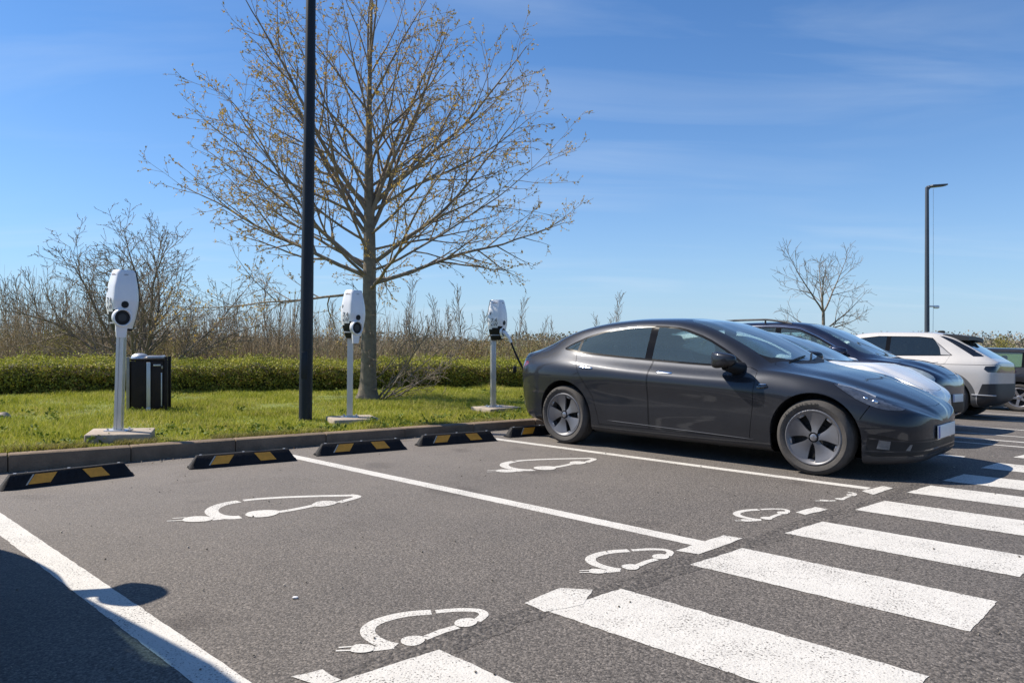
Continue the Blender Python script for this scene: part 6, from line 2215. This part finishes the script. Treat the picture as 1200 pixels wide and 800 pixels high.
# ---- clipped hedge
HD = np.array([.92, .393]); HD = HD / np.linalg.norm(HD)
HN = np.array([-HD[1], HD[0]])
HO = np.array([-9.6, 14.15])
hedge = empty('hedge', (0, 0, 0))
tag(hedge, 'long clipped hedge, dark in front with a sunlit yellow green top', 'hedge')
s0, s1 = -7.0, 24.0
def hedge_h(s, d):
    front = .50 + .035 * np.sin(s * 1.7) + .025 * np.sin(s * 4.3 + 1)
    return front + .13 * np.clip(d / 1.1, 0, 1) ** .7
b = bmesh.new()
rows = []
for s in np.arange(s0, s1 + .01, .5):
    ring = []
    for d, f in ((.10, 0), (.08, .75), (.25, .93), (1.2, .95), (1.25, 0)):
        x, y = HO + s * HD + d * HN
        ring.append(b.verts.new((x, y, float(lawn_z(x, y)) - .05 + f * float(hedge_h(s, d)))))
    rows.append(ring)
for A, B in zip(rows, rows[1:]):
    for i in range(4): b.faces.new((A[i], B[i], B[i + 1], A[i + 1]))
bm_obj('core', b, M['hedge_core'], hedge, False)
def hedge_leaves(N, top):
    s = rng.uniform(s0, s1, N)
    if top:
        d = rng.uniform(.0, 1.3, N)
        z = hedge_h(s, d) + .02 * np.sin(s * 9.1 + d * 5) * np.sin(s * 3.7) + np.abs(rng.normal(0, .045, N)) * np.where(rng.random(N) < .15, 2.2, 1) - .02
    else:
        v = rng.random(N)
        d = .05 + np.abs(rng.normal(0, .045, N)) * rng.choice([-1, 1], N) - .10 * np.sin(np.pi * v) * (.6 + .4 * np.sin(s * 2.9 + 3 * v)) + .05 * np.sin(s * 7.3) * np.sin(v * 9 + s)
        z = v * hedge_h(s, 0.05) * 1.0
    X = HO[0] + s * HD[0] + d * HN[0]; Y = HO[1] + s * HD[1] + d * HN[1]
    ok = in_view(X, Y, .1)
    Z = lawn_z(X, Y) + z
    return np.stack([X, Y, Z], 1)[ok]
V, F = leaf_quads(hedge_leaves(80000, False), .048, .8, .6)
o = me_obj('leaves', np_mesh('leaves', V, F, M['hedge']), hedge); o['kind'] = 'stuff'
V, F = leaf_quads(hedge_leaves(52000, True), .045, 1.6, .6)
o = me_obj('leaves', np_mesh('leaves', V, F, M['hedge_top']), hedge); o['kind'] = 'stuff'
# bare twigs sticking out of the hedge front and top
T = Tubes()
for q in range(700):
    s = rng.uniform(s0, s1); x, y = HO + s * HD + rng.uniform(-.05, 1.0) * HN
    if abs(x / y) > .75: continue
    T.add(path((x, y, float(lawn_z(x, y)) + rng.uniform(.35, .72)), (rng.normal(0, .4), -.3 + rng.normal(0, .4), 1), rng.uniform(.15, .35), 3, .1, .05), [.004, .0035, .003, .002], 3)
o = me_obj('twigs', T.mesh('twigs', M['bark_dark']), hedge); o['kind'] = 'stuff'

# ---- thicket behind the hedge: thin stems as one mass, and saplings that stand out of it
def px2x(px, Y): return (px - 600) / FOCAL_PX * Y
T = Tubes()
for q in range(6000):
    Y = rng.uniform(20.5, 38); px = rng.uniform(-60, 760) if q % 4 else rng.uniform(-60, 350)
    X = px2x(px, Y)
    h = (.7 + 1.8 * rng.random() ** 2.0) * (1.45 if px < 110 else 1.15 if px < 360 else 1.0) * (.62 if px > 530 else 1)
    p = path((X, Y, -.1), (rng.normal(0, .13), rng.normal(0, .13), 1), h, 4, .07, .05)
    r = rng.uniform(.006, .013)
    T.add(p, np.linspace(r, r * .35, 5), 3)
    for k in range(rng.integers(2, 5)):
        i = rng.integers(1, 4)
        T.add(path(p[i], (rng.normal(0, .55), rng.normal(0, .4), .9), rng.uniform(.25, .7), 2, .1, .05), [r * .6, r * .45, r * .3], 3)
tag(me_obj('undergrowth', T.mesh('undergrowth', M['stem_tan'], False)), 'tangle of thin brown stems behind the hedge', 'undergrowth', kind='stuff')

SP = dict(seg=.35, wob=.05, lift=[.02, .08, .08], buds=1, rmin=.0075, gap=[.11, .2, .2], first=.2, ang=(14, 34), ratio=.24, lmin=.25)
protos = []
def sapling(Lh):
    root = empty('sapling')
    T = Tubes(); bb = []
    shoot(T, np.array([0, 0, -.1]), np.array([rng.normal(0, .05), rng.normal(0, .05), 1]), Lh, .026, 0, 2, bb, SP)
    me_obj('stem', T.mesh('stem', M['bark_grey']), root)
    o = me_obj('buds', bud_mesh('buds', bb, .04, M['bud_dull']), root); o['kind'] = 'stuff'
    return root
protos = [sapling(L) for L in (2.9, 3.3, 2.6, 3.7, 2.4, 3.1)]
used = [False] * len(protos)
spots = [(4, 3.4), (18, 3.5), (30, 3.0), (46, 2.9), (58, 2.6), (70, 3.2), (84, 2.7), (98, 2.4), (112, 2.6), (214, 2.4), (232, 2.6), (248, 2.3), (262, 2.7), (276, 2.3), (290, 2.5), (318, 2.9), (330, 3.1), (342, 2.4), (372, 2.3), (388, 2.5),
         (470, 2.6), (484, 2.8), (498, 2.4), (512, 2.9), (526, 2.5), (540, 2.7), (560, 2.4), (612, 2.5), (622, 2.8), (634, 2.3), (648, 2.2), (702, 2.3), (714, 2.7), (726, 2.9), (742, 2.2), (880, 2.3), (893, 2.7)]
for i, (px, h) in enumerate(spots):
    k = i % len(protos)
    o = protos[k] if not used[k] else copy_tree(protos[k])
    used[k] = True
    Y = rng.uniform(24, 31)
    o.location = (px2x(px, Y), Y, 0 if px < 800 else -.3)
    sc = h / 3.0 * rng.uniform(.93, 1.07) * (.80 if px > 600 else 1)
    o.scale = (sc, sc, sc); o.rotation_euler = (0, 0, rng.uniform(0, 6.28))
    where = ('left of the leftmost charger' if px < 120 else 'between the litter bin and the dark lamp post' if px < 300 else 'close to the left of the dark lamp post' if px < 350 else
             'between the lamp post and the big trunk' if px < 420 else 'between the big trunk and the charger in use' if px < 570 else 'just right of the charger in use' if px < 690 else
             'seen over the roof of the dark grey car' if px < 800 else 'beside the small bare tree beyond the cars')
    tag(o, 'thin bare sapling beyond the hedge, ' + where if px < 690 else 'thin bare sapling ' + where, 'sapling', 'saplings ' + where)

# low bushes in the thicket, each a loose mound of small leaves on stems
def mound(px, Y, w, h, n, mat, size, label, d=1.2, name='bush'):
    X = px2x(px, Y)
    root = empty(name, (X, Y, -.05 if px < 800 else -.4))
    T = Tubes()
    for q in range(46):
        a = rng.uniform(0, 6.28); e = R(rng.uniform(35, 85))
        T.add(path((rng.normal(0, w * .18), rng.normal(0, d * .2), 0), (math.cos(a) * math.cos(e) * w / h * .8, math.sin(a) * math.cos(e), math.sin(e)), h * rng.uniform(.6, 1.15), 4, .1, .03), np.linspace(.013, .004, 5), 3)
    me_obj('stems', T.mesh('stems', M['bark_grey'], False), root)['kind'] = 'stuff'
    k = max(6, int(w * 7))
    cx = rng.uniform(-w / 2, w / 2, k); hh = h * (1 - .55 * np.abs(cx / (w / 2)) ** 1.7) * rng.uniform(.6, 1.12, k)
    cy = rng.uniform(-d / 2, d / 2, k); rr = rng.uniform(.16, .34, k) * h / 1.0
    i = rng.integers(0, k, n)
    dv = rng.normal(0, 1, (n, 3)); dv /= np.linalg.norm(dv, axis=1)[:, None]
    dv *= rng.random(n)[:, None] ** .45
    C = np.stack([cx[i] + dv[:, 0] * rr[i] * 1.2, cy[i] + dv[:, 1] * rr[i], hh[i] * rng.uniform(.25, 1, n) + dv[:, 2] * rr[i] * .7], 1)
    C[:, 2] = np.maximum(C[:, 2], .02)
    V, F = leaf_quads(C, size, 1.0, .6)
    o = me_obj('leaves', np_mesh('leaves', V, F, mat), root); o['kind'] = 'stuff'
    return tag(root, label, 'bush')
mound(70, 22, 1.9, 1.75, 5200, M['scrub_green'], .05, 'yellow green bush behind the hedge, left of the leftmost charger')
mound(12, 24, 2.2, 1.5, 4200, M['scrub'], .055, 'brown leafed bush at the edge of the photo behind the hedge')
mound(178, 23, 1.6, 1.25, 3800, M['scrub_green'], .05, 'low green bush behind the hedge above the litter bin')
mound(238, 23, 1.9, 1.7, 5200, M['scrub_green'], .05, 'olive bush behind the hedge left of the dark lamp post')
mound(310, 26, 2.4, 1.25, 4200, M['scrub'], .055, 'brown bush behind the hedge just left of the dark lamp post')
mound(390, 26, 2.2, 1.2, 3600, M['scrub'], .055, 'brown bush behind the hedge between the lamp post and the big tree trunk')
mound(500, 27, 3.0, 1.3, 5200, M['scrub'], .055, 'brown bush behind the hedge right of the big tree trunk')
mound(572, 23, 2.4, 1.45, 6500, M['scrub'], .05, 'rusty brown bramble mound behind the charger in use')
mound(640, 24, 2.2, 1.35, 5600, M['scrub'], .05, 'rusty brown bramble mound right of the charger in use')
mound(690, 26, 2.0, 1.3, 4200, M['scrub'], .055, 'brown bramble mound beyond the tail of the dark grey car')
mound(1177, 62, 1.3, 1.75, 1500, M['scrub_green'], .11, 'round green bush far beyond the pale grey crossover', 2.0)

# far wood along the horizon
def far_wood(N, y0, y1, h0, h1, px0, px1, size):
    Y = rng.uniform(y0, y1, N); px = rng.uniform(px0, px1, N); X = (px - 600) / FOCAL_PX * Y
    top = h0 + (h1 - h0) * (.5 + .25 * np.sin(X * .23) + .15 * np.sin(X * .61 + 1) + .12 * np.sin(X * 1.7))
    Z = -.6 + rng.random(N) ** .8 * (top + .6)
    return leaf_quads(np.stack([X, Y, Z], 1), size, 1.0, .7)
V1, F1 = far_wood(30000, 90, 150, .5, 2.6, -120, 1320, .36)
V2, F2 = far_wood(16000, 42, 60, .6, 1.5, -100, 560, .13)
V = np.concatenate([V1, V2]); F = np.concatenate([F1, F2 + len(V1)])
tag(me_obj('far_wood', np_mesh('far_wood', V, F, M['far_wood'])), 'low brown woodland along the horizon', 'woodland', kind='stuff')

# grey stone in the grass at the edge of the photograph
b = bmesh.new(); superbox(b, (0, 0, 0), (.30, .16, .09), .8, 16, 10)
for v in b.verts: v.co += Vector(rng.normal(0, .012, 3))
st = bm_obj('stone', b, M['concrete'], None)
st.location = (-6.85, 9.75, .16)
tag(st, 'flat grey stone lying in the grass left of the leftmost charger', 'stone')

# ------------------------------------------------------------------ small things on the ground
Cg = []
for q in range(900):
    if q < 520:
        s_ = rng.uniform(-2, 9); p = wk(s_, -abs(rng.normal(0, .09)) - .01)
    else:
        a_ = rng.uniform(-7, .5); n_ = rng.uniform(.5, 9); p = wan(a_, n_)
    Cg.append((p[0], p[1], .006 + float(gz(toan(*p)[1]))))
Cg = np.array(Cg)
Vg, Fg = [], []
for i, c in enumerate(Cg):
    r = rng.uniform(.003, .008); o = len(Vg)
    pts = np.array([(1, 0, 0), (0, 1, 0), (-1, 0, 0), (0, -1, 0), (0, 0, .8), (0, 0, -.6)]) * r * rng.uniform(.6, 1.4, (6, 1))
    Vg += [tuple(c + p) for p in pts]
    Fg += [(o, o + 1, o + 4), (o + 1, o + 2, o + 4), (o + 2, o + 3, o + 4), (o + 3, o, o + 4), (o + 1, o, o + 5), (o + 2, o + 1, o + 5), (o + 3, o + 2, o + 5), (o, o + 3, o + 5)]
M['grit'] = foliage_mat('grit', [(0.07, 0.06, 0.05), (0.2, 0.18, 0.15), (0.42, 0.38, 0.33)], 9.0, 0.0)
tag(me_obj('grit', np_mesh('grit', Vg, Fg, M['grit'])), 'loose grit along the kerb and over the asphalt', 'grit', kind='stuff')
Cl = []
for q in range(110):
    p = wk(rng.uniform(-2, 9), -abs(rng.normal(0, .16)) - .02)
    Cl.append((p[0], p[1], .012))
V, F = leaf_quads(np.array(Cl), .034, .15, .6)
Vf = V.reshape(-1, 4, 3).copy(); Vf[:, :, 2] = .006 + .6 * np.abs(Vf[:, :, 2] - .012)
M['dead_leaf'] = foliage_mat('dead_leaf', [(0.12, 0.07, 0.03), (0.24, 0.14, 0.06), (0.33, 0.22, 0.10)], 6.0, 0.1)
tag(me_obj('dead_leaves', np_mesh('dead_leaves', Vf.reshape(-1, 3), F, M['dead_leaf'])), 'dry leaves blown against the kerb and wheel stops', 'leaves', kind='stuff')
px_ = unproj(346, 701)
b = bmesh.new(); superbox(b, (0, 0, 0), (.014, .010, .005), .8, 10, 6)
pc = bm_obj('paper_scrap', b, M['paint_white'], None)
pc.location = (*wan(*px_), .006)
tag(pc, 'tiny white scrap lying alone on the asphalt of the empty bay', 'scrap')

# wipers on the charging car
for (x0, y0, x1, y1) in ((2.47, .12, 2.30, .55), (2.485, -.42, 2.42, .08)):
    b = bmesh.new()
    pts = []
    for i in range(8):
        t = i / 7; x, y = x0 + (x1 - x0) * t, y0 + (y1 - y0) * t
        pts.append((x - .02, y, (sh1.zsurf(x - .02, abs(y)) or .95) + .012))
    add_tube(b, pts, .008, 6)
    bm_obj('wiper', b, M['black_plastic'], car1)
